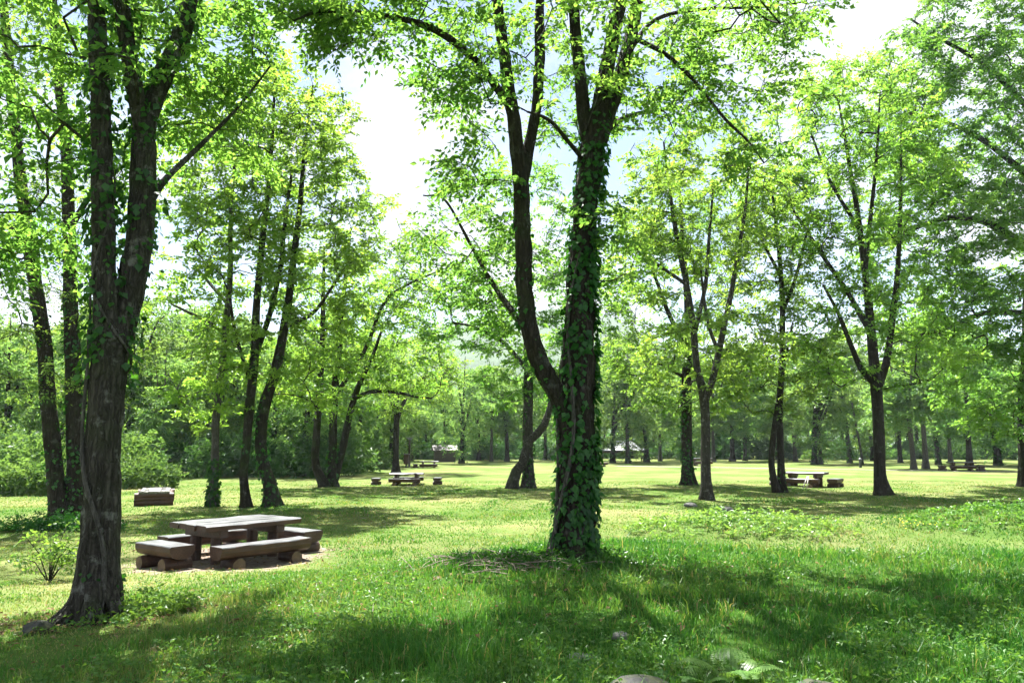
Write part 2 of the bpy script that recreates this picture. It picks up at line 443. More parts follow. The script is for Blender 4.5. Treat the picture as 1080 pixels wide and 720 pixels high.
def hero_tree(name, label, stems, blobs, cat='tree', seed=1, bark=None, leaf=None, leafsize=.1, spray=8, nleaf=11, L=.5,
              flare=.7, fl=.35, tip=.006, sides=16, ivy=(), vines=(), ivymat=None, group=None, step=.45, canz=2.6, zmin=1.8, wob=.05, lift=.7, droop=.25, shell=.4, dens=1.0, rs=.78, bs=1.0, skirt=None, ivyp=.47, ridge=0.0, ivyoff=(.01, .07), aspect=.5):
    """stems: lists of (px, py, rpx[, depth offset]) in the photo; the first begins on the ground"""
    rng = np.random.default_rng(seed)
    stems = [[(q[0], q[1], q[2] * rs) + tuple(q[3:]) for q in st] for st in stems]
    b = G(stems[0][0][0], stems[0][0][1]); D = b[1]
    pos = []; par = []; rad = []; can = []; g = Geo(); polys = []
    for si, st in enumerate(stems):
        nodes = []; rr = []
        for k, q in enumerate(st):
            off = q[3] if len(q) > 3 else 0.0
            p = P(q[0], q[1], D + off)
            if k == 0 and q[1] >= stems[0][0][1] - 25 and si < 4 and (si == 0 or q[1] > 480):
                p = G(q[0], q[1]); p = np.array([p[0], D + off + 0 * p[1], float(ground(p[0], D + off))])
                nodes.append(p - [0, 0, .35]); rr.append(q[2] / FPX * D)
            nodes.append(p); rr.append(q[2] / FPX * D)
        Q, Rr = catmull(nodes, rr, (.05 if ridge else max(.12, min(.3, D * .008))))
        z0 = float(ground(Q[0][0], Q[0][1]))
        rooted = len(nodes) > len(st)
        add_tube(g, Q, Rr, sides if Rr[0] > .05 else 8, 0, wob=wob, seed=seed + si, lobes=root_lobes(z0, flare if rooted else 0, fl, seed + si * 2.1, ridge=ridge) if (rooted or ridge) else None)
        polys.append((Q, Rr))
        s0 = len(pos)
        for k in range(len(Q)):
            pos.append(Q[k]); par.append(s0 + k - 1 if k else -1); rad.append(Rr[k]); can.append(Q[k][2] > z0 + canz and (not ridge or k % 4 == 0 or k == len(Q) - 1))
    pos = np.array(pos); par = np.array(par); rad = np.array(rad); can = np.array(can)
    if not can.any(): can[-3:] = True
    at = []
    for (px, py, rx, ry, do, dr, n) in blobs:
        c = P(px, py, D + do); r = np.array([rx / FPX * (D + do), dr, ry / FPX * (D + do)]) * bs
        at.append(blob_points(c, r, int(n * dens), rng, shell))
    if skirt:
        n, zc, rxy, rz = skirt; at.append(blob_points(b + np.array([0, 0, zc]), np.array([rxy, rxy, rz]), n, rng, .35))
    at = np.concatenate(at); at = at[at[:, 2] > ground(at[:, 0], at[:, 1]) + zmin + .4]
    A, Pn, fx, chains, tips = grow(pos, par, rad, can, at, step, rng, lift)
    R = pipe(Pn, fx, len(pos), tip)
    for ch in chains:
        Q = A[ch]; r = R[ch].copy(); r[0] = min(r[1] * 1.25, max(R[ch[0]], r[1]))
        if Pn[ch[0]] >= 0 and ch[0] < len(pos): pass
        k = 3 if r[1] < .012 else (5 if r[1] < .03 else 8)
        if r[1] > .02: Q, r = catmull(Q, r, step * .5)
        add_tube(g, Q, r, k, 0, cap=False)
    ns = int(len(tips) * spray)
    V, F, T, p0, p1 = crown_leaves(A, Pn, R, len(pos), tip * 3.2, ns, nleaf, leafsize, L, rng, (b[0], b[1]), droop=droop, zmin=zmin)
    tv, tf = twig_prisms(p0, p1, tip * .45); g.add(tv, tf, 0)
    root = thing(name, tuple(b), label, cat, group)
    g.build('trunk', bark, root, smooth=True, origin=b)
    cg = Geo().add(V, F, 0, T); cg.build('crown', leaf, root, origin=b)
    if ivy:
        ig = Geo()
        for (si, zlo, zhi, dens, size, side) in ivy:
            r = ivy_leaves(polys[si][0], polys[si][1], zlo, zhi, dens, size, rng, side, ivyoff, ivyp)
            if r is not None: ig.add(r[0], r[1], 0, r[2])
        if ig.n: ig.build('ivy', ivymat, root, origin=b)
    if vines:
        vg = Geo()
        for (si, zlo, zhi, turns, ph, r) in vines:
            Q, Rr = polys[si]
            lob = root_lobes(float(ground(Q[0][0], Q[0][1])), flare, fl, seed + si * 2.1)
            m = (Q[:, 2] > zlo) & (Q[:, 2] < zhi); Q = Q[m]; Rr = Rr[m]
            t = np.linspace(0, 1, len(Q)); th = ph + turns * 2 * PI * t + .35 * np.sin(t * 9 + ph)
            ex = np.array([float(lob(Q[i:i + 1], np.array([1.3]))[0, 0]) for i in range(len(Q))])
            o = np.stack([np.cos(th), np.sin(th), 0 * th], 1)
            add_tube(vg, Q + o * (Rr * (1.05 + .7 * np.maximum(ex - 1, 0)) + r * .8)[:, None], np.full(len(Q), r) * (1 - .5 * t), 7, 0, wob=.08)
        vg.build('vine', M_BARK_P, root, smooth=True, origin=b)
    return root

def variant_tree(name, seed, H, cr, r0, nat, spray, nleaf, size, L, bark, leaf, forks=2, crown_lo=.3, tip=.012, lean=.3, shell=.3, ivymat=None):
    """free-standing wood tree at the origin, copied later"""
    rng = np.random.default_rng(seed); g = Geo()
    pos = []; par = []; rad = []; can = []; polys = []
    def add(nodes, rr, root):
        Q, Rr = catmull(nodes, rr, .5)
        add_tube(g, Q, Rr, 10 if root else 7, 0, wob=.05, seed=seed, lobes=root_lobes(0, .6, .4, seed) if root else None)
        s0 = len(pos); polys.append((Q, Rr))
        for k in range(len(Q)):
            pos.append(Q[k]); par.append(s0 + k - 1 if k else -1); rad.append(Rr[k]); can.append(Q[k][2] > H * crown_lo * .6)
        return Q, Rr
    l = rng.normal(0, lean, 2)
    fz = H * rng.uniform(.28, .42)
    n = [(0, 0, -.4), (l[0] * .1, l[1] * .1, fz * .4), (l[0] * .5, l[1] * .4, fz), (l[0] * .9, l[1], H * .6), (l[0] * 1.4, l[1] * 1.2, H * .92)]
    add(n, [r0, r0 * .9, r0 * .75, r0 * .4, r0 * .1], True)
    for k in range(forks):
        a = rng.random() * 2 * PI; s = np.array([math.cos(a), math.sin(a)]) * cr * rng.uniform(.35, .65)
        z = fz * rng.uniform(.8, 1.3); st = np.array([l[0] * .5, l[1] * .4])
        add([(st[0], st[1], z), (st[0] + s[0] * .35, st[1] + s[1] * .35, z + H * .13), (st[0] + s[0] * .7, st[1] + s[1] * .7, z + H * .3), (st[0] + s[0], st[1] + s[1], H * rng.uniform(.72, .85))],
            [r0 * .55, r0 * .45, r0 * .3, r0 * .08], False)
    pos = np.array(pos); par = np.array(par); rad = np.array(rad); can = np.array(can)
    at = []
    for k in range(9):
        a = rng.random() * 2 * PI; z = H * rng.uniform(crown_lo + .1, .9); w = cr * (1 - .55 * abs((z / H - .55) / .45)) * rng.uniform(.3, .75)
        at.append(blob_points(np.array([math.cos(a) * w, math.sin(a) * w, z]), np.array([cr * .5, cr * .5, H * .11]), nat // 9, rng, shell))
    at = np.concatenate(at)
    A, Pn, fx, chains, tips = grow(pos, par, rad, can, at, .8, rng)
    R = pipe(Pn, fx, len(pos), tip)
    for ch in chains:
        r = R[ch].copy(); r[0] = min(r[1] * 1.2, max(R[ch[0]], r[1]))
        if r[1] > .02: add_tube(g, A[ch], r, 4 if r[1] < .04 else 6, 0, cap=False)
    V, F, T, p0, p1 = crown_leaves(A, Pn, R, len(pos), tip * 3, len(tips) * spray, nleaf, size, L, rng, (0, 0))
    root = thing(name, (0, 0, 0), '', 'tree')
    g.build('trunk', bark, root, smooth=True)
    Geo().add(V, F, 0, T).build('crown', leaf, root)
    if ivymat:
        r = ivy_leaves(polys[0][0], polys[0][1], -.2, H * .4, 45, .2, rng)
        if r is not None: Geo().add(r[0], r[1], 0, r[2]).build('ivy', ivymat, root)
    return root

def bush_mesh(seed, rx, ry, h, n, nleaf, size, L, rng=None):
    rng = np.random.default_rng(seed)
    c = norm(rng.normal(0, 1, (n, 3))); c[:, 2] = np.abs(c[:, 2]); q = .45 + .55 * rng.random((n, 1)) ** .5
    lump = .72 + .5 * vnoise(c[:, 0] * 2 + 5, c[:, 1] * 2 + c[:, 2] * 2, 1.2, seed * .37)[:, None]
    p = c * q * lump * np.array([rx, ry, h])
    d = norm(c + rng.normal(0, .6, (n, 3)) + UP * .35)
    tint = np.clip(vnoise(p[:, 0], p[:, 1] + p[:, 2], 1.2, seed) * .8 + rng.random(n) * .3, 0, 1)
    return spray_leaves(p, d, L * rng.uniform(.6, 1.2, n), nleaf, size, rng, .2, tint=tint)
# ------------------------------------------------------------------ materials used
M_LEAF = leaf_mat('leaf_green', (.030, .098, .022), (.110, .200, .042), (2.95, 2.35, 1.3), f=.60, gloss=.015)
M_LEAF_Y = leaf_mat('leaf_yellow_green', (.045, .125, .024), (.140, .240, .046), (2.9, 2.4, 1.3), f=.60, gloss=.015)
M_LEAF_FAR = leaf_mat('leaf_far', (.030, .095, .032), (.140, .230, .070), (2.8, 2.3, 1.3), f=.52, gloss=.015)
M_IVY = leaf_mat('ivy_leaf', (.010, .048, .008), (.040, .120, .018), (2.2, 2.0, .8), f=.4, gloss=.018, rough=.35)
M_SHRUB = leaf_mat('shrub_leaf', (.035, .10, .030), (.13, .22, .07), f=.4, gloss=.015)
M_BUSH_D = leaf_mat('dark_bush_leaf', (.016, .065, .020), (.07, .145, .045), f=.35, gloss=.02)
M_BARK = bark_mat('bark_dark', (.014, .011, .008), (.055, .044, .034), mossamt=.35)
M_BARK_G = bark_mat('bark_grey', (.020, .017, .013), (.090, .080, .066), mossamt=.3, lich=.65, lichen=(.20, .20, .175), bump=1.0)
M_BARK_M = bark_mat('bark_mossy', (.014, .012, .008), (.052, .045, .032), mossamt=.75)
M_BARK_P = bark_mat('bark_pale', (.045, .04, .035), (.15, .138, .12), mossamt=.2, lich=.5)
M_WOODTOP = wood_mat('weathered_wood_top', (.045, .045, .045), (.125, .126, .13), rough=.40, wear=(.19, .193, .20))
M_WOODSIDE = wood_mat('brown_wood_side', (.038, .015, .009), (.100, .044, .025), rough=.6)
M_WOODEND = plain_mat('log_end', (.075, .045, .026), (.16, .10, .06), 8)
M_WOODPALE = wood_mat('pale_pole', (.35, .31, .27), (.52, .48, .43), rough=.6)
M_STONE = plain_mat('pale_stone', (.09, .085, .08), (.24, .23, .21), 14, c3=(.06, .065, .04))
M_MOSSROCK_SHADED = plain_mat('mossy_rock_shaded', (.006, .006, .006), (.022, .022, .020), 12, c3=(.035, .042, .006), amt=.9)  # moss tint is real; rock tones are darkened to paint in shade
M_ROOF = plain_mat('metal_roof', (.13, .137, .155), (.20, .207, .225), 1.5, rough=.45, bump=.05)
M_DARKWOOD = wood_mat('dark_timber', (.03, .02, .015), (.07, .045, .03))
M_POST = plain_mat('dark_post', (.05, .05, .05), (.09, .09, .085), 4)
M_FERN = leaf_mat('fern_frond', (.07, .16, .03), (.16, .27, .07), f=.45, gloss=.02)
M_WEED = leaf_mat('weed_leaf', (.03, .10, .02), (.12, .22, .04), f=.4, gloss=.015)
M_DRYTWIG = plain_mat('dry_twig', (.10, .075, .05), (.25, .20, .15), 10)

def grass_mat():
    m, nt = mat('grass_blade'); N = NT(nt)
    t = N.n('ShaderNodeAttribute', attribute_name='tint').outputs['Fac']
    c = N.ramp(t, [(0, (.012, .085, .012)), (.55, (.052, .158, .024)), (.88, (.140, .205, .050)), (1, (.23, .215, .10))])
    tc = N.mix(1.0, c, (1.9, 1.7, .9), 'MULTIPLY')
    d = N.n('ShaderNodeBsdfDiffuse', {'Color': c}).outputs[0]; tr = N.n('ShaderNodeBsdfTranslucent', {'Color': tc}).outputs[0]
    mx = N.n('ShaderNodeMixShader', {'Fac': .4}); nt.links.new(d, mx.inputs[1]); nt.links.new(tr, mx.inputs[2])
    gl = N.n('ShaderNodeBsdfGlossy', {'Color': (1, 1, 1), 'Roughness': .45}).outputs[0]
    m2 = N.n('ShaderNodeMixShader', {'Fac': .012}); nt.links.new(mx.outputs[0], m2.inputs[1]); nt.links.new(gl, m2.inputs[2])
    N.out(m2.outputs[0]); return m

def lawn_mat():
    m, nt = mat('lawn'); N = NT(nt)
    pos = N.n('ShaderNodeNewGeometry').outputs['Position']
    n1 = N.noise(pos, .22, 4, .6); n2 = N.noise(pos, 1.3, 5, .65); n3 = N.noise(pos, 14, 4, .7)
    mow = N.ramp(n2, [(.3, (.062, .115, .026)), (.7, (.118, .160, .048))])
    mow = N.mix(N.ramp(n1, [(.40, 0.0), (.62, .8)]), mow, (.195, .182, .085))
    mow = N.mix(N.ramp(N.noise(pos, .8, 5, .7), [(.56, 0.0), (.70, .65)]), mow, (.21, .17, .10))
    mow = N.mix(N.ramp(n3, [(.3, .55), (.6, 0.0)]), mow, (.045, .085, .012))
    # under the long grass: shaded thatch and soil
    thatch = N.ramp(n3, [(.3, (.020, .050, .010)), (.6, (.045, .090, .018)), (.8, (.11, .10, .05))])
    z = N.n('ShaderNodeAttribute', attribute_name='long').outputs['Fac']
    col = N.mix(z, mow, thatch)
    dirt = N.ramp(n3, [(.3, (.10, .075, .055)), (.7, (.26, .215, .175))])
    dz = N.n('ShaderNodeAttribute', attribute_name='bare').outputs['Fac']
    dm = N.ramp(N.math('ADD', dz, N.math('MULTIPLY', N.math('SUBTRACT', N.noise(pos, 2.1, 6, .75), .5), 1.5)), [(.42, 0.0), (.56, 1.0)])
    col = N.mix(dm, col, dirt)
    b = N.n('ShaderNodeBump', {'Height': N.math('ADD', n3, N.math('MULTIPLY', N.noise(pos, 45, 3, .7), .6)), 'Strength': .5, 'Distance': .04}).outputs[0]
    p = N.n('ShaderNodeBsdfDiffuse', {'Color': col, 'Normal': b})
    N.out(p.outputs[0]); return m

# ------------------------------------------------------------------ ground
TC = np.array([-5.56, 15.62]); TA = math.radians(52)      # picnic table by the leaning trunk
def bare(x, y):
    u = (x - TC[0]) * math.cos(TA) + (y - TC[1]) * math.sin(TA); v = -(x - TC[0]) * math.sin(TA) + (y - TC[1]) * math.cos(TA)
    b = np.clip(1.35 - np.sqrt((u / 2.25) ** 2 + (v / 1.8) ** 2), 0, 1) * 1.0
    for (px, py, r) in ((427, 513, 2.0), (852, 514, 2.0)):
        g = G(px, py); b = np.maximum(b, np.clip(1.1 - np.hypot(x - g[0], (y - g[1])) / r, 0, 1) * .55)
    return b
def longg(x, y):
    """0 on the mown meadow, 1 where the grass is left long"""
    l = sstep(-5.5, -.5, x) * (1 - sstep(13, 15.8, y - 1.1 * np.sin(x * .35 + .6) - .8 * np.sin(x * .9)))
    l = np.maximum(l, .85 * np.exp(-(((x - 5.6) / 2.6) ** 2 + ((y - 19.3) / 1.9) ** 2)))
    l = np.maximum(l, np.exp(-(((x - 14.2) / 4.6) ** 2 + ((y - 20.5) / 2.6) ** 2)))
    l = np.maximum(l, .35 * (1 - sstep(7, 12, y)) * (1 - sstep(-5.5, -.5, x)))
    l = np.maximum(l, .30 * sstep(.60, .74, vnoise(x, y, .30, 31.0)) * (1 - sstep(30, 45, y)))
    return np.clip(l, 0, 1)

def axis_pts(lo, hi, fine_lo, fine_hi, fine, growth=1.12):
    a = list(np.arange(fine_lo, fine_hi, fine)); s = fine
    x = a[-1]
    while x < hi: s *= growth; x += s; a.append(min(x, hi))
    s = fine; x = a[0]
    while x > lo: s *= growth; x -= s; a.insert(0, max(x, lo))
    return np.array(a)
gx = axis_pts(-1900, 1900, -16, 20, .2); gy = axis_pts(-300, 2600, 2, 27, .2)
X, Y = np.meshgrid(gx, gy); Z = ground(X, Y)
nx, ny = len(gx), len(gy)
I = np.arange(nx * ny).reshape(ny, nx)
GF = np.stack([I[:-1, :-1], I[:-1, 1:], I[1:, 1:], I[1:, :-1]], -1).reshape(-1, 4)
gg = Geo().add(np.stack([X, Y, Z], -1).reshape(-1, 3), GF)
M_LAWN = lawn_mat()
go = gg.build('ground', M_LAWN, smooth=True); go['kind'] = 'structure'
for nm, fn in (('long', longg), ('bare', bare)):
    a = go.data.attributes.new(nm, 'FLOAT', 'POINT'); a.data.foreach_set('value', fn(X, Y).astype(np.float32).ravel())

# ------------------------------------------------------------------ gravel path along the far side
def ribbon(name, pts, w, m, dz):
    Q, _ = catmull(pts, np.ones(len(pts)), 1.5); T = norm(np.gradient(Q, axis=0)); S = np.stack([-T[:, 1], T[:, 0], 0 * T[:, 0]], 1)
    wv = w * (.5 + .12 * np.sin(np.arange(len(Q)) * .9))[:, None]
    V = np.stack([Q + S * wv, Q, Q - S * wv], 1).reshape(-1, 3)
    V[:, 2] = ground(V[:, 0], V[:, 1]) + dz
    k = np.arange(len(Q) - 1)[:, None] * 3
    F = np.concatenate([k + [0, 3, 4, 1], k + [1, 4, 5, 2]])
    o = Geo().add(V, F[:, ::-1]).build(name, m, smooth=True); o['kind'] = 'structure'; return o
M_PATH = plain_mat('pale_gravel', (.13, .125, .09), (.24, .22, .17), 1.5)
ribbon('path', [(10, 74, 0), (16, 71, 0), (26, 66, 0), (38, 60, 0), (55, 55, 0), (80, 52, 0)], 1.3, M_PATH, .02)

# ------------------------------------------------------------------ grass blades
def grass(N):
    rng = np.random.default_rng(5)
    # distance density ~1/d^2 per area so that blades stay about as dense in the picture
    d = 3.0 * (46 / 3.0) ** rng.random(N)
    x = (rng.random(N) * 2 - 1) * (.84 * d + 4.0); y = d
    lg = longg(x, y); br = bare(x, y)
    cl = vnoise(x, y, 2.3, 1.0); cl2 = vnoise(x, y, .7, 6.0)
    keep = (br < .45 + .3 * (rng.random(N) - .5)) & (rng.random(N) < .45 + .6 * cl + .3 * lg) 
    x, y, d, lg, cl, cl2 = [a[keep] for a in (x, y, d, lg, cl, cl2)]; n = len(x)
    patch = vnoise(x, y, .45, 12.0); dryp = sstep(.58, .74, vnoise(x, y, .75, 20.0)) * (1 - .75 * lg)
    hgt = (.03 + .03 * rng.random(n)) * (1 - lg) + lg * (.035 + .15 * cl ** 2 * (.35 + patch) + .16 * (rng.random(n) ** 5)) * (.5 + .9 * cl2)
    hgt *= (.7 + .6 * rng.random(n)) * (1 - .4 * dryp)
    w = np.clip(.0011 * d, .005, .035) * rng.uniform(.6, 1.3, n) * (1 + .2 * lg)
    az = rng.random(n) * 2 * PI; la = rng.random(n) * 2 * PI
    lean = hgt * rng.uniform(.15, .95, n) 
    b = np.stack([x, y, ground(x, y) - .01], 1)
    s = np.stack([np.cos(az), np.sin(az), 0 * az], 1) * (w / 2)[:, None]
    le = np.stack([np.cos(la), np.sin(la), 0 * la], 1) * lean[:, None]
    m = b + le * .3 + UP * (hgt * .62)[:, None]; tp = b + le + UP * (hgt * .92)[:, None]
    V = np.stack([b - s, b + s, m + s * .75, m - s * .75, tp], 1).reshape(-1, 3)
    k = np.arange(n)[:, None] * 5
    tn = np.clip(.12 + .45 * vnoise(x, y, .5, 2.2) + .25 * vnoise(x, y, 2.8, 3.2) + .2 * (1 - lg) + .45 * dryp * rng.random(n) + rng.normal(0, .14, n) + (rng.random(n) < .05) * .5, 0, 1)
    g = Geo(); g.add(V, k + [0, 1, 2, 3], 0, np.repeat(tn, 5))
    g.F.append((k + [3, 2, 4])); g.M.append(np.zeros(n, int))
    o = g.build('grass', grass_mat()); tag(o, 'green grass, long on the near mound and mown short on the meadow', 'grass', kind='stuff')
    return o
grass(560000)

def weeds(N):
    rng = np.random.default_rng(8)
    d = 3.6 * (15 / 3.6) ** rng.random(N); x = (rng.random(N) * 2 - 1) * (.78 * d + .6); y = d
    k = (bare(x, y) < .2) & (vnoise(x, y, .8, 5.5) > .66 - .30 * longg(x, y)); x, y = x[k], y[k]; n = len(x)
    h = rng.uniform(.02, .13, n) * (.4 + .6 * longg(x, y))
    p = np.stack([x, y, ground(x, y) + h], 1); az = rng.random(n) * 2 * PI
    dr = np.stack([np.cos(az), np.sin(az), rng.normal(.25, .2, n)], 1)
    V, F, T, _ = spray_leaves(p, dr, .10 * rng.uniform(.6, 1.5, n), 5, .038, rng, .3, aspect=.6, tint=rng.random(n) * .9)
    o = Geo().add(V, F, 0, T).build('ground_cover', M_WEED); tag(o, 'low broad leaved weeds growing through the near grass', 'weeds', kind='stuff')
weeds(15000)
# ------------------------------------------------------------------ the trees of the meadow
hero_tree('tree', 'big leaning grey barked tree with a vine up its trunk, nearest the camera at left',
    [[(100, 655, 27), (104, 600, 24), (107, 540, 22), (109, 470, 22), (113, 410, 22.5), (117, 360, 24), (113, 320, 18), (109, 270, 14.5), (108, 200, 13.5), (107, 130, 13), (104, 60, 12), (100, -30, 11), (97, -150, 8), (92, -300, 4)],
     [(119, 372, 20), (132, 325, 19, .15), (143, 280, 18, .2), (150, 220, 17, .3), (152, 165, 16.5, .3), (152, 140, 15, .3), (160, 110, 14, .4), (172, 80, 14, .5), (190, 40, 13.5, .7), (203, -20, 12, .9), (215, -120, 9, 1.1), (222, -260, 4, 1.3)],
     [(152, 150, 12, .3), (145, 110, 11.5, .2), (138, 70, 11, .1), (127, 0, 10, 0), (117, -80, 8, -.2), (100, -220, 4, -.4)],
     [(158, 212, 6, .3), (176, 188, 4.5, .5), (215, 150, 3.5, 1.0), (252, 112, 2.6, 1.6), (285, 70, 1.6, 2.0)],
     [(96, 606, 15, -.05), (80, 642, 12, -.15), (56, 664, 8, -.3), (30, 680, 4, -.4)], [(108, 606, 13, -.1), (122, 642, 9, -.15), (136, 658, 4, -.2)], [(100, 615, 12, -.2), (96, 655, 8, -.35), (92, 676, 3, -.5)],
     [(196, 20, 6, .8), (220, -30, 5, 1.0), (250, -80, 3.5, 1.3)]],
    [(70, 40, 150, 110, .3, 2.6, 90), (200, 30, 70, 60, 1.2, 1.5, 34), (40, 190, 70, 70, 1.5, 1.6, 34), (150, -140, 260, 130, 0, 3.2, 90), (70, -320, 240, 120, 0, 3.0, 60), (230, 150, 50, 40, 2.0, 1.0, 7), (30, 290, 40, 40, 1.5, 1.2, 14)],
    seed=21, bark=M_BARK_G, leaf=M_LEAF, leafsize=.10, spray=9, dens=1.1, rs=.78, bs=1.08, sides=64, ridge=.10, ivyp=.44, ivyoff=(.01, .13), flare=.62, fl=.24, tip=.0055, wob=.045,
    ivy=[(0, 3.0, 9, 330, .085, None), (1, 3.2, 9, 200, .085, None), (2, 3.6, 9, 200, .085, None), (0, .2, 1.0, 30, .06, None)], ivymat=M_IVY,
    vines=[(0, .35, 3.6, -.33, -.75, .030), (0, 2.8, 4.6, -1.1, 2.0, .018), (0, 2.2, 7, 1.4, 1.0, .016)], zmin=2.2, droop=.3)

hero_tree('tree', 'dark tree leaning left with a second ivy covered stem, behind the nearest left tree',
    [[(64, 550, 13), (58, 500, 11.5), (51, 420, 11), (46, 360, 10.5), (39, 310, 10), (31, 260, 9), (22, 190, 8.5), (12, 100, 7.5), (3, 0, 6), (-10, -120, 3)],
     [(81, 548, 14, .3), (80, 490, 12.5, .3), (78, 420, 12, .3), (75, 330, 10.5, .3), (73, 250, 9.5, .3), (70, 160, 8.5, .3), (62, 80, 7.5, .3), (56, 0, 6, .3), (50, -110, 3, .3)],
     [(30, 255, 6), (-2, 230, 5), (-40, 200, 4)], [(74, 240, 5), (100, 200, 4), (130, 175, 3)]],
    [(20, 110, 90, 110, 0, 3, 80), (70, -40, 130, 90, 0, 3.5, 110), (0, 300, 60, 70, -.5, 2, 34), (60, 260, 40, 90, 0, 1.6, 30), (-60, 200, 80, 120, 0, 3, 30)],
    seed=22, bark=M_BARK_M, leaf=M_LEAF, leafsize=.10, spray=7, dens=1.55, nleaf=9, droop=.12, bs=1.25, rs=.70, skirt=(60, 5.0, 2.6, 2.2), L=.6, tip=.008, ivy=[(1, -.2, 9, 90, .11, None), (0, -.1, 8, 40, .10, None)], ivymat=M_IVY, flare=.28, fl=.4)

hero_tree('tree', 'slim crooked tree with a sleeve of ivy round its foot, behind the large picnic table',
    [[(224, 534, 7), (226, 500, 6), (227, 470, 5.5), (228, 440, 5.5), (232, 400, 5.2), (236, 370, 5), (238, 345, 5), (243, 290, 4), (243, 240, 3.2), (246, 190, 2.4), (250, 140, 1.4)],
     [(237, 352, 3), (220, 340, 2.6), (200, 330, 2.2), (180, 320, 1.4)], [(240, 320, 3), (222, 300, 2.5, .6), (205, 280, 1.8, 1)]],
    [(225, 270, 62, 50, 0, 2.4, 46), (235, 190, 70, 70, 0, 2.6, 60), (190, 330, 36, 26, 0, 1.5, 14), (262, 330, 30, 40, .5, 1.5, 10)],
    seed=23, bark=M_BARK_P, leaf=M_LEAF_Y, leafsize=.17, spray=7, dens=1.2, nleaf=9, droop=.12, bs=1.25, rs=.70, skirt=(30, 4.2, 2.2, 1.6), L=.55, tip=.008, ivy=[(0, -.2, 1.9, 320, .14, None), (0, 1.9, 7, 14, .13, None)], ivymat=M_IVY, flare=.28, fl=.4)

hero_tree('tree', 'two stemmed tree, one stem straight and one curved and ivy clad, beyond the large table',
    [[(287, 534, 11.5), (284, 510, 9.5), (277, 488, 8.5), (275, 465, 8.5), (279, 430, 8.5), (290, 392, 7.8), (299, 350, 6.8), (304, 320, 6), (310, 270, 5), (317, 210, 4), (322, 150, 2.6), (330, 90, 1.4)],
     [(256, 536, 7, -.3), (257, 500, 6, -.3), (260, 470, 6, -.3), (263, 430, 7, -.3), (268, 380, 6.5, -.3), (271, 320, 5.5, -.3), (276, 260, 4.5, -.3), (283, 200, 3.6, -.3), (288, 130, 2.4, -.3), (290, 70, 1.2, -.3)],
     [(269, 375, 4.5), (285, 330, 4), (296, 280, 3.5), (300, 240, 3), (308, 180, 2)], [(300, 345, 3.5), (330, 330, 3, .8), (352, 300, 2.2, 1.4), (372, 270, 1.4, 2)], [(263, 400, 3), (248, 350, 2.5, -1), (242, 310, 1.6, -1.6)]],
    [(290, 170, 72, 80, 0, 3.6, 125), (330, 230, 62, 50, 1, 2.6, 60), (250, 120, 60, 50, -1, 2.6, 48), (345, 300, 45, 40, .5, 2, 34), (300, 110, 40, 40, 0, 2, 26), (262, 250, 46, 60, -1.5, 2, 36), (385, 240, 34, 44, .5, 2, 22), (345, 150, 34, 44, .5, 2, 20)],
    seed=24, bark=M_BARK_M, leaf=M_LEAF_Y, leafsize=.17, spray=7, dens=1.2, nleaf=9, droop=.12, bs=1.25, rs=.70, skirt=(60, 5.2, 3.2, 2.0), L=.6, tip=.011, ivy=[(0, -.2, 6, 70, .13, None), (1, 2, 6, 40, .12, None)], ivymat=M_IVY, flare=.28, fl=.4)

hero_tree('tree', 'clump of three mossy stems from one root, its right stem arching away over the meadow',
    [[(349, 513, 8), (350, 490, 6.5), (351, 470, 6), (352, 430, 6), (356, 380, 5), (360, 330, 4), (366, 280, 2.6), (370, 240, 1.3)],
     [(332, 516, 6.5, -.4), (333, 490, 6, -.4), (334, 460, 5.5, -.4), (337, 410, 5, -.4), (340, 360, 4, -.4), (341, 310, 3, -.4), (342, 260, 1.5, -.4)],
     [(355, 511, 6, .4), (361, 475, 5.5, .4), (367, 445, 5, .4), (374, 418, 4.5, .4), (382, 398, 4, .4), (392, 378, 3.2, .4), (402, 350, 2, .4)],
     [(374, 420, 3.6, .4), (392, 413, 3.2, .6), (415, 413, 2.8, 1), (438, 418, 2.2, 1.4), (455, 420, 1.3, 2)], [(352, 420, 3.6), (384, 370, 3, -1), (405, 320, 2.4, -2), (430, 300, 1.8, -2.4), (465, 285, 1.2, -3)]],
    [(355, 330, 60, 56, 0, 3.4, 90), (410, 360, 48, 36, .5, 3, 56), (400, 300, 46, 34, -1, 3, 40), (345, 400, 36, 30, -1, 2.4, 28), (430, 320, 40, 24, -2, 2.4, 22), (440, 400, 30, 16, 1.5, 2, 14)],
    seed=25, bark=M_BARK_M, leaf=M_LEAF_Y, leafsize=.185, spray=7, dens=1.2, nleaf=9, droop=.12, bs=1.25, rs=.70, skirt=(60, 5.5, 4.2, 2.0), L=.7, tip=.0125, step=.55, ivy=[(0, -.2, 4, 40, .14, None)], ivymat=M_IVY, flare=.28, fl=.4)

hero_tree('tree', 'solitary spreading tree with forked dark trunk standing just behind the middle picnic table',
    [[(417, 499, 5.5), (417.5, 480, 4.4), (418, 460, 4.2), (418, 440, 4.4), (413, 422, 3.2), (406, 408, 2.4), (398, 392, 1.5)],
     [(418, 445, 3.4), (424, 428, 2.8), (432, 414, 2.2), (444, 400, 1.4)], [(418, 445, 3), (419, 420, 2.6), (420, 395, 1.8)]],
    [(425, 385, 52, 28, 0, 3.6, 100), (455, 400, 26, 20, 0, 2.4, 26), (395, 400, 26, 20, 0, 2.4, 26), (425, 425, 36, 12, 0, 3, 14)],
    seed=26, bark=M_BARK, leaf=M_LEAF_Y, leafsize=.17, spray=7, dens=1.55, nleaf=9, droop=.12, bs=1.25, rs=.70, skirt=None, L=.8, tip=.014, step=.7, flare=.28, fl=.4)

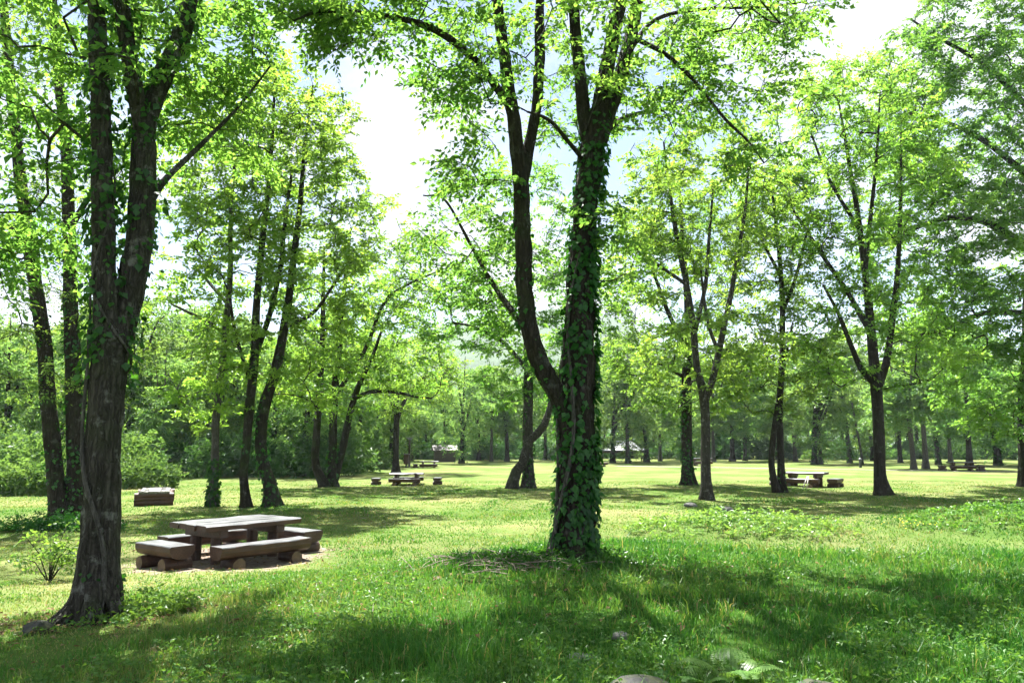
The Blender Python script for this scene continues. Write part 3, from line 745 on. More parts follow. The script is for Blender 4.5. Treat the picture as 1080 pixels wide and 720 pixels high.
hero_tree('tree', 'straight tree with a snaking S shaped second trunk, just left of the central tree',
    [[(557, 514, 8.5), (557, 490, 8), (557, 450, 7.6), (557, 400, 7), (556, 345, 5.5), (554, 290, 4), (552, 230, 2.5), (550, 180, 1.3)],
     [(541.5, 523, 7.5, -.8), (541.5, 508, 7, -.8), (545, 497, 7.2, -.8), (551.5, 488, 6.4, -.8), (554, 476, 5.6, -.7), (557.5, 466, 5.8, -.7), (567, 457, 6, -.7), (574, 448, 5.4, -.6), (578, 437, 4.6, -.5), (582, 422, 4.2, -.3), (590, 395, 3.6, 0), (598, 350, 2.8, 0), (604, 300, 1.6, 0)],
     [(556, 390, 3.6), (530, 360, 3), (500, 345, 2.2), (478, 340, 1.3)], [(556, 350, 3.5), (520, 310, 2.6, 1), (490, 285, 1.8, 1)]],
    [(545, 320, 62, 60, 0, 3.2, 84), (490, 330, 40, 40, 0, 2.4, 36), (610, 310, 50, 50, .5, 2.6, 40), (555, 220, 50, 50, 0, 2.6, 40), (575, 405, 34, 24, .5, 1.6, 18)],
    seed=27, bark=M_BARK_G, leaf=M_LEAF, leafsize=.185, spray=7, dens=1.55, nleaf=9, droop=.12, bs=1.25, rs=.70, skirt=(50, 5.5, 3.4, 2.0), L=.65, tip=.011, ivy=[(0, 0, 7, 60, .14, None)], ivymat=M_IVY, flare=.28, fl=.4, step=.55)

hero_tree('tree', 'huge ivy clad central tree whose trunk forks low into a curved left limb',
    [[(604, 590, 32), (605, 565, 29), (607, 525, 27), (608, 480, 26), (608, 430, 26), (610, 390, 24), (611, 330, 21), (614, 270, 18.5), (619, 210, 18), (624, 165, 19), (630, 130, 15), (636, 95, 12), (645, 45, 10.5), (655, 0, 9.5), (670, -100, 7), (690, -260, 3.5)],
     [(602, 455, 16), (592, 425, 15, -.05), (578, 400, 14, -.1), (567, 375, 13.5, -.15), (558, 345, 12.5, -.2), (554, 310, 12, -.2), (552, 270, 11.5, -.2), (551, 225, 11.5, -.2), (549, 190, 11.5, -.2), (543, 135, 10, -.2), (533, 70, 9, -.2), (524, 0, 8, -.2), (512, -100, 6, -.2), (500, -220, 3, -.2)],
     [(550, 200, 9, -.2), (558, 155, 8.5, 0), (566, 110, 8, .1), (569, 70, 8, .2), (569, 20, 7.8, .2), (572, -60, 6, .2), (580, -170, 3, .2)],
     [(622, 170, 11), (616, 120, 10), (610, 65, 9, -.1), (604, 0, 8, -.2), (597, -90, 6, -.3), (588, -200, 3, -.3)],
     [(633, 150, 11), (648, 100, 11.5, .2), (657, 70, 11, .3), (667, 30, 10.5, .4), (679, -40, 9, .5), (700, -150, 6, .6), (720, -260, 3, .6)],
     [(541, 118, 6.5, -.2), (525, 94, 6, -.5), (500, 63, 5.6, -.9), (470, 38, 5, -1.2), (432, 22, 4, -1.5), (390, 15, 3.3, -1.7), (340, 12, 2.2, -1.9), (310, 22, 1.2, -2)],
     [(630, 155, 5), (646, 133, 4, .5), (668, 121, 3.6, .9), (700, 115, 3.2, 1.2), (722, 98, 2.6, 1.4), (737, 84, 1.8, 1.5), (760, 70, 1, 1.6)],
     [(618, 172, 4), (600, 150, 3.4, -.5), (585, 132, 3, -.9), (572, 123, 2.5, -1.1), (556, 118, 1.5, -1.3)],
     [(668, 40, 4.5, .4), (700, 56, 3.6, .2), (725, 78, 3.2, .1), (745, 101, 2.8, 0), (765, 126, 2.4, -.1), (790, 150, 1.6, -.2), (806, 172, 1, -.3)],
     [(660, 60, 4, .3), (690, 22, 3.5, .8), (740, 10, 3, 1.3), (800, 8, 2.2, 1.8), (850, 2, 1.3, 2)],
     [(556, 350, 5, -.2), (520, 300, 4, .8), (500, 265, 3, 1.4), (470, 212, 2.2, 1.6), (446, 206, 1.3, 1.6)]],
    [(400, 8, 95, 30, -1.6, .9, 46), (335, 20, 40, 26, -1.9, .7, 16), (505, 150, 42, 60, -.3, 1.4, 26), (468, 235, 40, 50, 1.4, 1.0, 24), (480, 60, 50, 36, -.9, 1.0, 20),
     (690, 100, 56, 60, .8, 1.6, 38), (770, 70, 60, 60, .6, 1.4, 40), (800, 6, 70, 30, 1.6, 1.4, 40), (600, 60, 80, 70, 0, 2.2, 60), (790, 160, 30, 24, -.2, .7, 6),
     (610, -110, 330, 100, -.8, 4.4, 72), (620, -260, 300, 110, -1.2, 4.2, 54), (590, -60, 420, 60, -2.0, 2.6, 34), (535, 290, 40, 70, .7, 1.0, 24), (640, 260, 36, 60, .3, 1.0, 18)],
    seed=28, bark=M_BARK, leaf=M_LEAF, leafsize=.09, ivyp=.36, spray=7, dens=1.0, rs=.70, bs=1.05, L=.48, tip=.0055, sides=64, ridge=.12, flare=.30, fl=.30, wob=.06,
    ivy=[(0, .5, 6.6, 620, .088, -.30), (0, .5, 4.8, 75, .085, None), (0, 4.8, 7.5, 120, .08, None), (1, 2.6, 6.0, 70, .08, None), (0, .4, 1.6, 200, .07, None), (0, 1, 5, 150, .115, -.1)], ivymat=M_IVY,
    vines=[(0, .6, 5.0, .06, -2.3, .034), (0, .6, 6.5, -.6, 4.3, .024), (0, 1.0, 8, .9, 5.2, .016)], zmin=2.0, droop=.3)

hero_tree('tree', 'thick straight trunk clad in dark ivy to the ground, behind the V forked tree',
    [[(727, 511, 10), (725, 485, 8), (724, 450, 7.8), (724, 400, 7.2), (726, 340, 6), (722, 280, 4.2), (718, 220, 2.6), (716, 180, 1.3)],
     [(725, 370, 4), (705, 330, 3.2), (690, 290, 2.4), (672, 250, 1.4)], [(725, 400, 3.4), (700, 385, 2.6), (680, 375, 1.6)]],
    [(700, 300, 56, 70, 0, 3.4, 84), (680, 370, 40, 30, 0, 2.6, 34), (730, 240, 50, 50, .5, 3, 46), (735, 370, 40, 30, .5, 2.4, 20)],
    seed=29, bark=M_BARK, leaf=M_LEAF, leafsize=.185, spray=7, dens=1.55, nleaf=9, droop=.12, bs=1.25, rs=.70, skirt=(70, 5.5, 3.6, 2.2), L=.7, tip=.0125, step=.55, ivy=[(0, -.2, 6, 90, .13, None)], ivymat=M_IVY, flare=.28, fl=.4)

hero_tree('tree', 'slender tree forking into a V above head height, before the ivy clad dark trunk',
    [[(746, 527, 9), (745, 508, 7.5), (744, 480, 7), (744, 450, 6.8), (742, 418, 6.8), (735, 385, 5.2), (731, 345, 5), (724, 300, 4.4), (714, 250, 3.8), (706, 200, 2.8), (700, 150, 1.4)],
     [(743, 425, 5.5), (751, 402, 5), (757, 375, 4.8), (764, 342, 4.2), (771, 310, 3.8), (778, 270, 3.2), (786, 220, 2.4), (790, 170, 1.3)],
     [(733, 350, 3.5), (744, 300, 3), (748, 250, 2.4), (752, 200, 1.4)], [(758, 372, 3), (748, 345, 2.6), (742, 310, 2), (738, 270, 1.3)], [(724, 300, 3), (695, 280, 2.4), (668, 262, 1.4)]],
    [(735, 210, 70, 60, 0, 3.2, 104), (690, 220, 40, 40, 0, 2.2, 34), (790, 210, 40, 40, 0, 2.2, 34), (745, 160, 50, 30, 0, 2.6, 34), (690, 285, 36, 30, 0, 2, 22), (790, 300, 30, 34, .5, 1.8, 18)],
    seed=30, bark=M_BARK_G, leaf=M_LEAF_Y, leafsize=.17, spray=7, dens=1.2, nleaf=9, droop=.12, bs=1.25, rs=.70, skirt=(70, 6.0, 3.8, 1.8), L=.6, tip=.011, step=.5, flare=.28, fl=.4)

hero_tree('tree', 'pair of thin upright stems growing together at the end of the right picnic table',
    [[(826, 519, 6), (824, 500, 5.4), (823, 470, 5), (822, 430, 4.8), (825, 380, 4.4), (825, 330, 4), (823, 280, 3.4), (818, 230, 2.6), (812, 190, 1.3)],
     [(813, 518, 5, -.2), (813.5, 490, 4.5, -.2), (815, 465, 4.2, -.2), (818, 440, 3.6, -.1), (822, 415, 2.8, 0), (830, 370, 2, .3), (836, 340, 1.2, .5)],
     [(825, 330, 3), (840, 290, 2.6), (850, 250, 2), (855, 220, 1.2)], [(823, 290, 2.6), (808, 262, 2.2), (796, 230, 1.3)]],
    [(822, 250, 48, 60, 0, 2.8, 66), (800, 330, 34, 36, 0, 2.2, 24), (850, 330, 36, 36, .5, 2.2, 26), (825, 385, 40, 24, 0, 2.2, 20), (820, 200, 36, 26, 0, 2, 22)],
    seed=31, bark=M_BARK, leaf=M_LEAF, leafsize=.17, spray=7, dens=1.2, nleaf=9, droop=.12, bs=1.25, rs=.70, skirt=(70, 5.5, 3.2, 2.0), L=.6, tip=.011, step=.5, flare=.28, fl=.4, ivy=[(0, -.1, 1.4, 60, .12, None)], ivymat=M_IVY)

hero_tree('tree', 'tall dark trunked tree with three upswept limbs, between the two right picnic tables',
    [[(932, 522, 10.5), (928, 500, 8.4), (927, 470, 8), (926, 430, 8), (924, 405, 8), (920, 365, 7), (915, 310, 5.6), (908, 250, 4.4), (897, 180, 3), (885, 110, 1.4)],
     [(925, 408, 5), (908, 388, 4.4), (896, 360, 3.6), (884, 330, 2.8), (868, 300, 1.6)], [(926, 410, 5.5), (936, 375, 5.2), (942, 330, 4.4), (947, 280, 3.6), (950, 210, 2.6), (950, 140, 1.3)],
     [(918, 350, 4.5), (895, 310, 3.6), (868, 270, 3), (845, 235, 2.4), (826, 205, 1.4)], [(912, 290, 4), (918, 230, 3.2), (925, 160, 2.2), (928, 100, 1.2)], [(905, 240, 3), (875, 190, 2.4), (855, 140, 1.4)]],
    [(890, 150, 80, 64, 0, 3.6, 120), (845, 220, 48, 44, 0, 2.6, 48), (940, 190, 48, 60, .5, 2.6, 60), (890, 100, 46, 36, 0, 2.4, 34), (930, 270, 46, 40, -1, 2.4, 36), (875, 320, 30, 24, 0, 1.8, 12), (950, 320, 34, 34, 0, 2, 16)],
    seed=32, bark=M_BARK, leaf=M_LEAF_Y, leafsize=.17, spray=7, dens=1.55, nleaf=9, droop=.12, bs=1.25, rs=.70, skirt=(80, 6.5, 4.4, 2.0), L=.65, tip=.0125, step=.55, flare=.28, fl=.4)

hero_tree('tree', 'large leafy tree cut by the right edge, its low boughs reaching left across the picture',
    [[(1082, 513, 9), (1080, 480, 8), (1080, 430, 8), (1083, 380, 8), (1085, 320, 7.6), (1088, 250, 7), (1091, 180, 6), (1092, 100, 5), (1092, 20, 4), (1090, -80, 2)],
     [(1084, 330, 5), (1040, 330, 4, -.8), (1000, 345, 3.2, -1.4), (965, 355, 2, -2)], [(1087, 260, 5.5), (1040, 235, 4.8, -.5), (1000, 230, 4, -1), (955, 245, 3, -1.4), (915, 265, 1.5, -1.6)],
     [(1090, 190, 5), (1040, 150, 4, 0), (1000, 130, 3, 0), (965, 120, 1.6, 0)], [(1091, 120, 4.5), (1040, 70, 3.6, .5), (990, 40, 2.6, 1), (960, 20, 1.4, 1)], [(1078, 300, 5), (1120, 230, 4), (1170, 180, 3)]],
    [(1020, 140, 80, 70, 0, 3.4, 190), (985, 60, 50, 40, 0, 2.4, 46), (1050, 30, 70, 60, 0, 3, 110), (1000, 240, 70, 36, -1, 2.4, 90), (1040, 330, 60, 40, -1, 2.4, 110), (1050, 410, 40, 40, -1, 1.8, 50), (1060, 260, 50, 60, -.5, 2.4, 90), (985, 310, 50, 40, -1, 2, 50), (960, 160, 40, 40, .5, 2, 30), (1130, 120, 80, 140, 0, 4, 90), (1050, -80, 90, 70, 0, 3.4, 60), (940, 265, 34, 16, -1.5, 1.4, 12), (990, 400, 20, 12, -1, 1.2, 4)],
    seed=33, bark=M_BARK_M, leaf=M_LEAF, leafsize=.20, spray=7, dens=1.55, nleaf=9, droop=.3, bs=1.25, rs=.70, skirt=(80, 5.5, 4.0, 2.2), L=.65, tip=.011, step=.5, flare=.28, fl=.4)

# ------------------------------------------------------------------ the wood round the meadow
VAR = [variant_tree('tree', 101, 14, 4.8, .27, 210, 5, 9, .28, 1.0, M_BARK, M_LEAF_FAR, 2, .14),
       variant_tree('tree', 102, 15, 4.2, .24, 190, 5, 9, .28, 1.0, M_BARK_G, M_LEAF_FAR, 3, .18, ivymat=M_IVY),
       variant_tree('tree', 103, 13, 5.2, .30, 220, 5, 9, .28, 1.0, M_BARK_M, M_LEAF_FAR, 3, .10, ivymat=M_IVY),
       variant_tree('tree', 104, 14, 3.8, .22, 180, 5, 9, .28, 1.0, M_BARK_P, M_LEAF_FAR, 2, .2)]
VUSED = [False] * 4
def wood_tree(v, x, y, s, label, group):
    rz = random.random() * 6.28; loc = (x, y, float(ground(x, y)) - .02)
    sc = (s * random.uniform(.92, 1.1), s * random.uniform(.92, 1.1), s * random.uniform(.92, 1.12))
    if not VUSED[v]:
        VUSED[v] = True; r = VAR[v]; r.location = loc; r.rotation_euler = (0, 0, rz); r.scale = sc
        r['label'] = label; r['group'] = group; return r
    return dup(VAR[v], loc, rz, label, group, sc)

def at(px, d):
    p = P(px, 466, d); return float(p[0])

EDGE = 'trees along the far edge of the meadow'
named = [(962, 66, 3, 1.05, 'stout pale grey trunk, left one of a pair beside the farthest right table'),
         (975, 66.5, 3, 1.1, 'stout pale grey trunk, right one of a pair beside the farthest right table'),
         (1021, 74, 0, 1.05, 'dark tree whose trunk rises directly behind the farthest right table'),
         (1051, 76, 2, 1.05, 'dark tree at the wood edge between the farthest right table and the right edge tree'),
         (752, 90, 3, 1.0, 'pale trunked tree seen just right of the V forked tree'),
         (487, 84, 2, 1.0, 'broad ivy wrapped tree at the far edge, right of the distant pale topped table'),
         (895, 84, 1, 1.0, 'mossy trunk behind the leaning pole at the right'),
         (858, 80, 2, .95, 'ivy green trunk of a close pair, seen over the right picnic table'),
         (864, 82, 1, .95, 'second trunk of the close pair seen over the right picnic table'),
         (682, 88, 2, .95, 'ivy grown trunk just right of the pale pavilion roof'),
         (662, 84, 1, .95, 'grey trunk standing in front of the pale pavilion roof'),
         (646, 86, 2, .9, 'dark ivy trunk at the left end of the pale pavilion roof')]
for px, d, v, s, lab in named:
    wood_tree(v, at(px, d), d, s, lab, EDGE)
GEN = 'leafy tree of the wood beyond the far side of the meadow'
for px, d, v, s in [(535, 92, 0, .95), (470, 100, 1, .72), (505, 98, 0, .85), (518, 92, 3, .9), (696, 92, 3, .9), (772, 92, 0, 1.0), (785, 96, 1, 1.0), (838, 92, 3, 1.0), (948, 86, 0, .95), (988, 78, 1, 1.0), (1001, 90, 3, 1.0),
                    (1090, 80, 2, 1.1), (720, 98, 2, .95), (820, 100, 2, 1.05), (920, 96, 2, 1.05), (610, 96, 0, .9), (575, 100, 1, .9), (450, 108, 0, .7), (435, 96, 3, .66)]:
    wood_tree(v, at(px, d), d, s, GEN, EDGE)
rr = random.Random(4)
for k in range(44):
    px = 395 + k * 16.5 + rr.uniform(-7, 7); d = rr.uniform(104, 135)
    if 625 < px < 700: d = rr.uniform(112, 135)
    wood_tree(rr.randrange(4), at(px, d), d, rr.uniform(.95, 1.25) * (1.0 if px > 690 else (.66 if px < 490 else .84)), GEN, EDGE)
LEFTG = 'dense trees of the wood left of the meadow'
LG = 'dark leafy tree in the dense wood behind the left side of the meadow'
for k in range(34):
    px = -90 + k * 15.5 + rr.uniform(-8, 8); row = k % 2
    d = 55 + row * 14 + rr.uniform(-3, 3) + max(0, px - 330) * .25
    wood_tree(rr.randrange(3), at(px, d), d, rr.uniform(.74, .95) * (1 + .14 * row), LG, LEFTG)
wood_tree(3, at(172, 50), 50, .62, 'thin pale barked tree standing out of the dark wood at left', LEFTG)

# bushes
def bush(name, x, y, rx, ry, h, n, label, seed, m, cat='bush', group=None, size=.1, L=.4, nleaf=9):
    V, F, T, _ = bush_mesh(seed, rx, ry, h, n, nleaf, size, L)
    z = float(ground(x, y)); o = Geo().add(V, F, 0, T).build(name, m)
    o.location = (x, y, z); tag(o, label, cat, group); return o
bush('shrub', at(8, 37), 37, 3.2, 2, 2.3, 620, 'tall pale green shrub at the left edge behind the lawn', 1, M_SHRUB, size=.25, L=.6, nleaf=7)
bush('shrub', at(-30, 40), 41, 3.5, 2, 3.2, 620, 'tallest pale shrub, half out of the left edge', 2, M_SHRUB, size=.25, L=.6, nleaf=7)
bush('shrub', at(68, 38), 39, 2.6, 2, 2.2, 480, 'pale shrub seen between the leaning dark stems at left', 3, M_SHRUB, size=.24, L=.6, nleaf=7)
bush('shrub', at(132, 42), 42, 2.0, 2, 2.8, 440, 'rounded pale green shrub right behind the nearest left trunk', 4, M_SHRUB, size=.24, L=.6, nleaf=7)
bush('bamboo_grass', at(20, 33.5), 34, 3.0, 1.0, 1.15, 700, 'low band of pale bamboo grass along the lawn at far left', 5, M_SHRUB, 'bamboo grass', size=.20, L=.35)
bush('bamboo_grass', at(148, 39), 39, 1.9, 1.2, 1.25, 520, 'low clump of pale bamboo grass just left of the slotted log platform', 6, M_SHRUB, 'bamboo grass', size=.19, L=.35)
bush('bush', at(369, 60), 60, 2.2, 2, 2.9, 420, 'light green rounded bush right of the three stemmed clump', 7, M_SHRUB, size=.24, L=.6)
bush('bush', at(388, 66), 66, 2.0, 2, 3.2, 380, 'silvery green bush left of the forked tree behind the middle table', 8, M_SHRUB, size=.25, L=.6)
for k, px in enumerate([150, 176, 204, 232, 262, 292, 318, 345]):
    d = 51 + (k % 3) * 1.5
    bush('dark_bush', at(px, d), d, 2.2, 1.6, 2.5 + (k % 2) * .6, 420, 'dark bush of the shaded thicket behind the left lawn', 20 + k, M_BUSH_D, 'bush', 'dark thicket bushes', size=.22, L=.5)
V, F, T, _ = bush_mesh(41, 2.6, 1.8, 2.4, 330, 8, .26, .6); BM = Geo().add(V, F, 0, T).build('undergrowth_bush', M_BUSH_D)
V, F, T, _ = bush_mesh(42, 2.4, 1.4, 1.4, 300, 8, .26, .5); BP = Geo().add(V, F, 0, T).build('undergrowth_bush', M_SHRUB)
UB = 'dark bush filling the shade under the far trees'; UP_ = 'pale sunlit bush under the far trees at right'
used = {0: False, 1: False}
for k in range(52):
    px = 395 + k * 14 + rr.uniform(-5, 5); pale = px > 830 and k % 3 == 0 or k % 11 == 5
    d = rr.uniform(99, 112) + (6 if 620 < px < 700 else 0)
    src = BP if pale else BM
    if used[int(pale)]: o = src.copy(); link(o)
    else: o = src; used[int(pale)] = True
    x = at(px, d); o.location = (x, d, float(ground(x, d))); o.rotation_euler = (0, 0, rr.uniform(0, 6)); s = rr.uniform(.8, 1.35); o.scale = (s, s, s)
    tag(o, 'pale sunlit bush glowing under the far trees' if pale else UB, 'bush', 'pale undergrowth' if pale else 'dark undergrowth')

# the deep wood behind everything reads as one mass
rngw = np.random.default_rng(77)
n = 15000; pxs = rngw.uniform(-160, 1240, n); dd = np.where(pxs < 380, rngw.uniform(82, 100, n), rngw.uniform(138, 165, n))
xx = (pxs - 540) / FPX * dd; zt = 9.5 + 5 * vnoise(xx, dd, .12, 1.0) + 2.5 * vnoise(xx, dd, .5, 2.0); zz = rngw.random(n) ** .8 * zt * np.where(pxs < 380, .85, 1.0)
pp = np.stack([xx, dd, zz], 1); az = rngw.random(n) * 6.28
V, F, T, _ = spray_leaves(pp, np.stack([np.cos(az), np.sin(az), rngw.normal(0, .4, n)], 1), 2.2 * rngw.uniform(.6, 1.2, n), 9, .62, rngw, .3, tint=rngw.random(n))
tag(Geo().add(V, F, 0, T).build('woodland', M_LEAF_FAR), 'deep green wood closing the view behind the meadow trees', 'woodland', kind='stuff')

# ------------------------------------------------------------------ wooded hills far behind
hx = np.linspace(-1500, 1500, 180); hy = np.linspace(520, 1250, 60)
HX, HY = np.meshgrid(hx, hy); tt = (HY - 520) / 730
prof = np.sin(np.clip(tt * 1.15, 0, 1) * PI / 2)
HZ = -2 + prof * (112 + 40 * np.sin(HX * .0042 + 2.0) + 26 * np.sin(HX * .011 + .7) + 26 * vnoise(HX, HY, .01, 3) + 10 * vnoise(HX, HY, .05, 5) + 4 * vnoise(HX, HY, .2, 7))
I = np.arange(HX.size).reshape(HX.shape)
F = np.stack([I[:-1, :-1], I[:-1, 1:], I[1:, 1:], I[1:, :-1]], -1).reshape(-1, 4)
M_HILL = plain_mat('hill_forest', (.025, .05, .018), (.06, .10, .035), .06, rough=1.0, bump=.8)
ho = Geo().add(np.stack([HX, HY, HZ], -1).reshape(-1, 3), F).build('hills', M_HILL, smooth=True); ho['kind'] = 'structure'
# ------------------------------------------------------------------ picnic tables and log benches
def faces_up(V, F):
    """1 where a face of the mesh looks up"""
    V = np.asarray(V); F = np.asarray(F); a = V[F[:, 1]] - V[F[:, 0]]; b = V[F[:, 2]] - V[F[:, 0]]
    n = norm(np.cross(a, b)); return (n[:, 2] > .55).astype(int)
def split_mats(g):
    V = np.concatenate(g.V); g.M = [np.where(faces_up(V, f) == 1, 0, 1) if f.shape[0] else m for f, m in zip(g.F, g.M)]

def log_geo(g, c, axis_x, length, r, rng, mat=1, endmat=2, k=14):
    n = 6; t = np.linspace(-.5, .5, n)
    ax = np.array([1.0, 0, 0]) if axis_x else np.array([0, 1.0, 0])
    Pp = np.asarray(c) + ax * (t * length)[:, None]
    add_tube(g, Pp, r * (1 + .04 * rng.normal(0, 1, n)), k, mat, capmat=endmat, wob=.03, seed=rng.random() * 6)

def make_table(rng, L=2.1, W=1.35, H=.74, T=.105, nplank=4):
    t = thing('picnic_table', (0, 0, 0), '', 'picnic table')
    g = Geo(); w = W / nplank
    for i in range(nplank):
        l = L + rng.uniform(-.09, .05); ox = rng.uniform(-.03, .03)
        # thick split plank with wandering edges
        nx_ = 9; xs = np.linspace(-l / 2, l / 2, nx_) + ox; yc = -W / 2 + w * (i + .5)
        h0 = rng.normal(0, .006); V = []
        for q, x in enumerate(xs):
            e = .5 * w - .006 + rng.normal(0, .004); e2 = .5 * w - .006 + rng.normal(0, .004); z0 = h0 + rng.normal(0, .004)
            out_lo = .02 if i == 0 else 0; out_hi = .02 if i == nplank - 1 else 0
            V += [[x, yc - e + .012, H + z0], [x, yc - e - out_lo, H - .022 + z0], [x, yc - e + .01, H - T], [x, yc + e2 - .01, H - T], [x, yc + e2 + out_hi, H - .022 + z0], [x, yc + e2 - .012, H + z0]]
        V = np.array(V); F = []
        for q in range(nx_ - 1):
            for s in range(6):
                a, b = q * 6 + s, q * 6 + (s + 1) % 6
                F.append([a, b, b + 6, a + 6])
        m = (nx_ - 1) * 6
        F = np.array(F)[:, ::-1]
        g.add(V, F, 0); g.add(V, [[0, 1, 2, 3], [0, 3, 4, 5], [m + 3, m + 2, m + 1, m], [m + 5, m + 4, m + 3, m]], 1)
    V = np.concatenate(g.V)
    g.M = [np.where((V[f].mean(1)[:, 2] > H - .025) & (np.ptp(V[f][:, :, 2], axis=1) < .045), 0, 1) for f in g.F]
    g.build('tabletop', [M_WOODTOP, M_WOODSIDE, M_WOODEND], t)
    for sx in (-1, 1):
        for sy in (-1, 1):
            q = Geo(); log_geo_v(q, (sx * L * .30, sy * W * .27, (H - T - .16) / 2 - .06), H - T - .16 + .12, .105, rng)
            q.build('leg', [M_WOODTOP, M_WOODSIDE, M_WOODEND], t, smooth=False)
        q = Geo(); box_geo(q, (sx * L * .30, 0, H - T - .082), (.19, W * .93, .158), mat=1, jit=.004, rng=rng, bev=.02)
        q.build('crossbeam', [M_WOODTOP, M_WOODSIDE, M_WOODEND], t)
    return t

def log_geo_v(g, c, h, r, rng, k=12):
    n = 5; z = np.linspace(-h / 2, h / 2, n)
    Pp = np.asarray(c) + np.stack([0 * z, 0 * z, z], 1)
    add_tube(g, Pp, r * (1 + .03 * rng.normal(0, 1, n)), k, 1, capmat=2, wob=.03, seed=rng.random() * 6)

def make_bench(rng, L, W=.42, T=.235, rb=.12):
    t = thing('log_bench', (0, 0, 0), '', 'log bench')
    g = Geo(); zb = 2 * rb - .035; n = 8; V = []; xs = np.linspace(-L / 2, L / 2, n)
    prof = [(-.5, .93), (-.47, 1.0), (-.2, 1.0), (.2, 1.0), (.47, 1.0), (.5, .93), (.5, .55), (.40, .2), (.2, 0), (-.2, 0), (-.40, .2), (-.5, .55)]
    for x in xs:
        j = rng.normal(0, .006, 2)
        for (a, b) in prof: V.append([x + rng.normal(0, .004), a * (W + j[0]) + rng.normal(0, .003), zb + b * T + (j[1] * .5 if b > .9 else 0)])
    V = np.array(V); k = len(prof); F = []
    for q in range(n - 1):
        for s in range(k):
            a, b = q * k + s, q * k + (s + 1) % k
            F.append([a, a + k, b + k, b])
    F = np.array(F)
    g.add(V, F, 0); c0 = V[:k].mean(0); c1 = V[-k:].mean(0)
    VV = np.concatenate([V[:k], [c0], V[-k:], [c1]]); jj = np.arange(k); jn = (jj + 1) % k
    g.add(VV, np.stack([jj, jn, np.full(k, k)], -1), 1); g.add(VV, np.stack([k + 1 + jn, k + 1 + jj, np.full(k, 2 * k + 1)], -1), 1)
    A = np.concatenate(g.V)
    up = lambda f: (norm(np.cross(A[f[:, 1]] - A[f[:, 0]], A[f[:, 2]] - A[f[:, 0]]))[:, 2])
    s = up(F)
    g.M[0] = np.where(np.abs(s) * (A[F].mean(1)[:, 2] > zb + T * .9) > .5, 0, 1)
    g.build('seat', [M_WOODTOP, M_WOODSIDE, M_WOODEND], t)
    for sx in (-1, 1):
        q = Geo(); log_geo(q, (sx * L * .32, 0, rb - .03), False, W * 1.12, rb, rng)
        q.build('bolster', [M_WOODTOP, M_WOODSIDE, M_WOODEND], t)
    return t

rt = np.random.default_rng(50)
TABLE = make_table(rt); BL = make_bench(rt, 1.95); BS = make_bench(rt, 1.2, .48)
first = {}
def put(src, x, y, rz, label, group, scale=1.0, dz=0.0):
    loc = (x, y, float(ground(x, y)) - .015 + dz)
    if src.name not in first:
        first[src.name] = True
        src.location = loc; src.rotation_euler = (0, 0, rz); src.scale = (scale,) * 3; src['label'] = label; src['group'] = group; return src
    return dup(src, loc, rz, label, group, scale)

def picnic(cx, cy, rz, tlabel, blabels, group, s=1.0, side=1.02, end=1.45):
    u = np.array([math.cos(rz), math.sin(rz)]); v = np.array([-u[1], u[0]])
    put(TABLE, cx, cy, rz, tlabel, 'picnic tables', s)
    spots = {'front': (BL, -side, 0, 0), 'back': (BL, side, 0, PI), 'left': (BS, 0, -end, PI / 2), 'right': (BS, 0, end, -PI / 2)}
    for k, lab in blabels.items():
        src, dv, du, r = spots[k]
        if k == 'front': du = -.05
        p = np.array([cx, cy]) + (u * du + v * dv) * s
        put(src, p[0], p[1], rz + r + rt.normal(0, .03), lab, group, s)

picnic(TC[0], TC[1], TA, 'heavy split log picnic table with weathered grey top, the largest, on bare earth at left',
       {'front': 'long log bench in front of the largest picnic table', 'back': 'long log bench behind the largest picnic table, mostly hidden by it',
        'left': 'short log bench at the near left end of the largest picnic table', 'right': 'short log bench at the right end of the largest picnic table'}, 'benches round the largest picnic table')
g2 = G(428, 511)
picnic(g2[0], g2[1] + .4, math.radians(2), 'pale topped log picnic table seen side on in the sunny middle of the meadow',
       {'front': 'long log bench before the side on table in the middle of the meadow', 'back': 'long log bench behind the side on table in the middle of the meadow',
        'left': 'blocky end bench left of the side on table in the middle of the meadow', 'right': 'blocky end bench right of the side on table in the middle of the meadow'}, 'benches round the middle picnic table', .86, end=1.95)
g3 = G(851, 513)
picnic(g3[0] + .15, g3[1] + .5, math.radians(-36), 'reddish brown picnic table beside the pair of thin upright stems',
       {'front': 'reddish log bench in front of the table beside the thin paired stems', 'right': 'reddish log bench on the right of the table beside the thin paired stems',
        'left': 'reddish log bench on the left of the table beside the thin paired stems'}, 'benches round the right picnic table', 1.02)
g4 = G(1014, 496)
picnic(g4[0], g4[1], math.radians(-20), 'dark grey picnic table near the path at far right',
       {'front': 'dark log bench in front of the grey table at far right', 'right': 'dark log bench at the right end of the grey table at far right', 'left': 'dark log bench at the left end of the grey table at far right'}, 'benches round the far right table', .95)
g5 = G(452, 493)
picnic(g5[0], g5[1], math.radians(8), 'distant picnic table with very pale top, right of the solitary forked tree',
       {'front': 'tiny log bench in front of the distant pale topped table', 'left': 'tiny log bench at the left of the distant pale topped table'}, 'benches round the distant table', .82)
x6 = at(737, 76); picnic(x6, 76, math.radians(5), 'distant reddish picnic table glimpsed between the ivy clad dark trunk and the V forked tree',
       {'front': 'reddish bench glimpsed between the ivy clad dark trunk and the V forked tree'}, 'benches round the glimpsed table', 1.0)
p7 = G(634, 492); put(BL, p7[0] - .3, p7[1], .1, 'lone dark log bench just right of the central tree trunk', 'lone benches', .95)

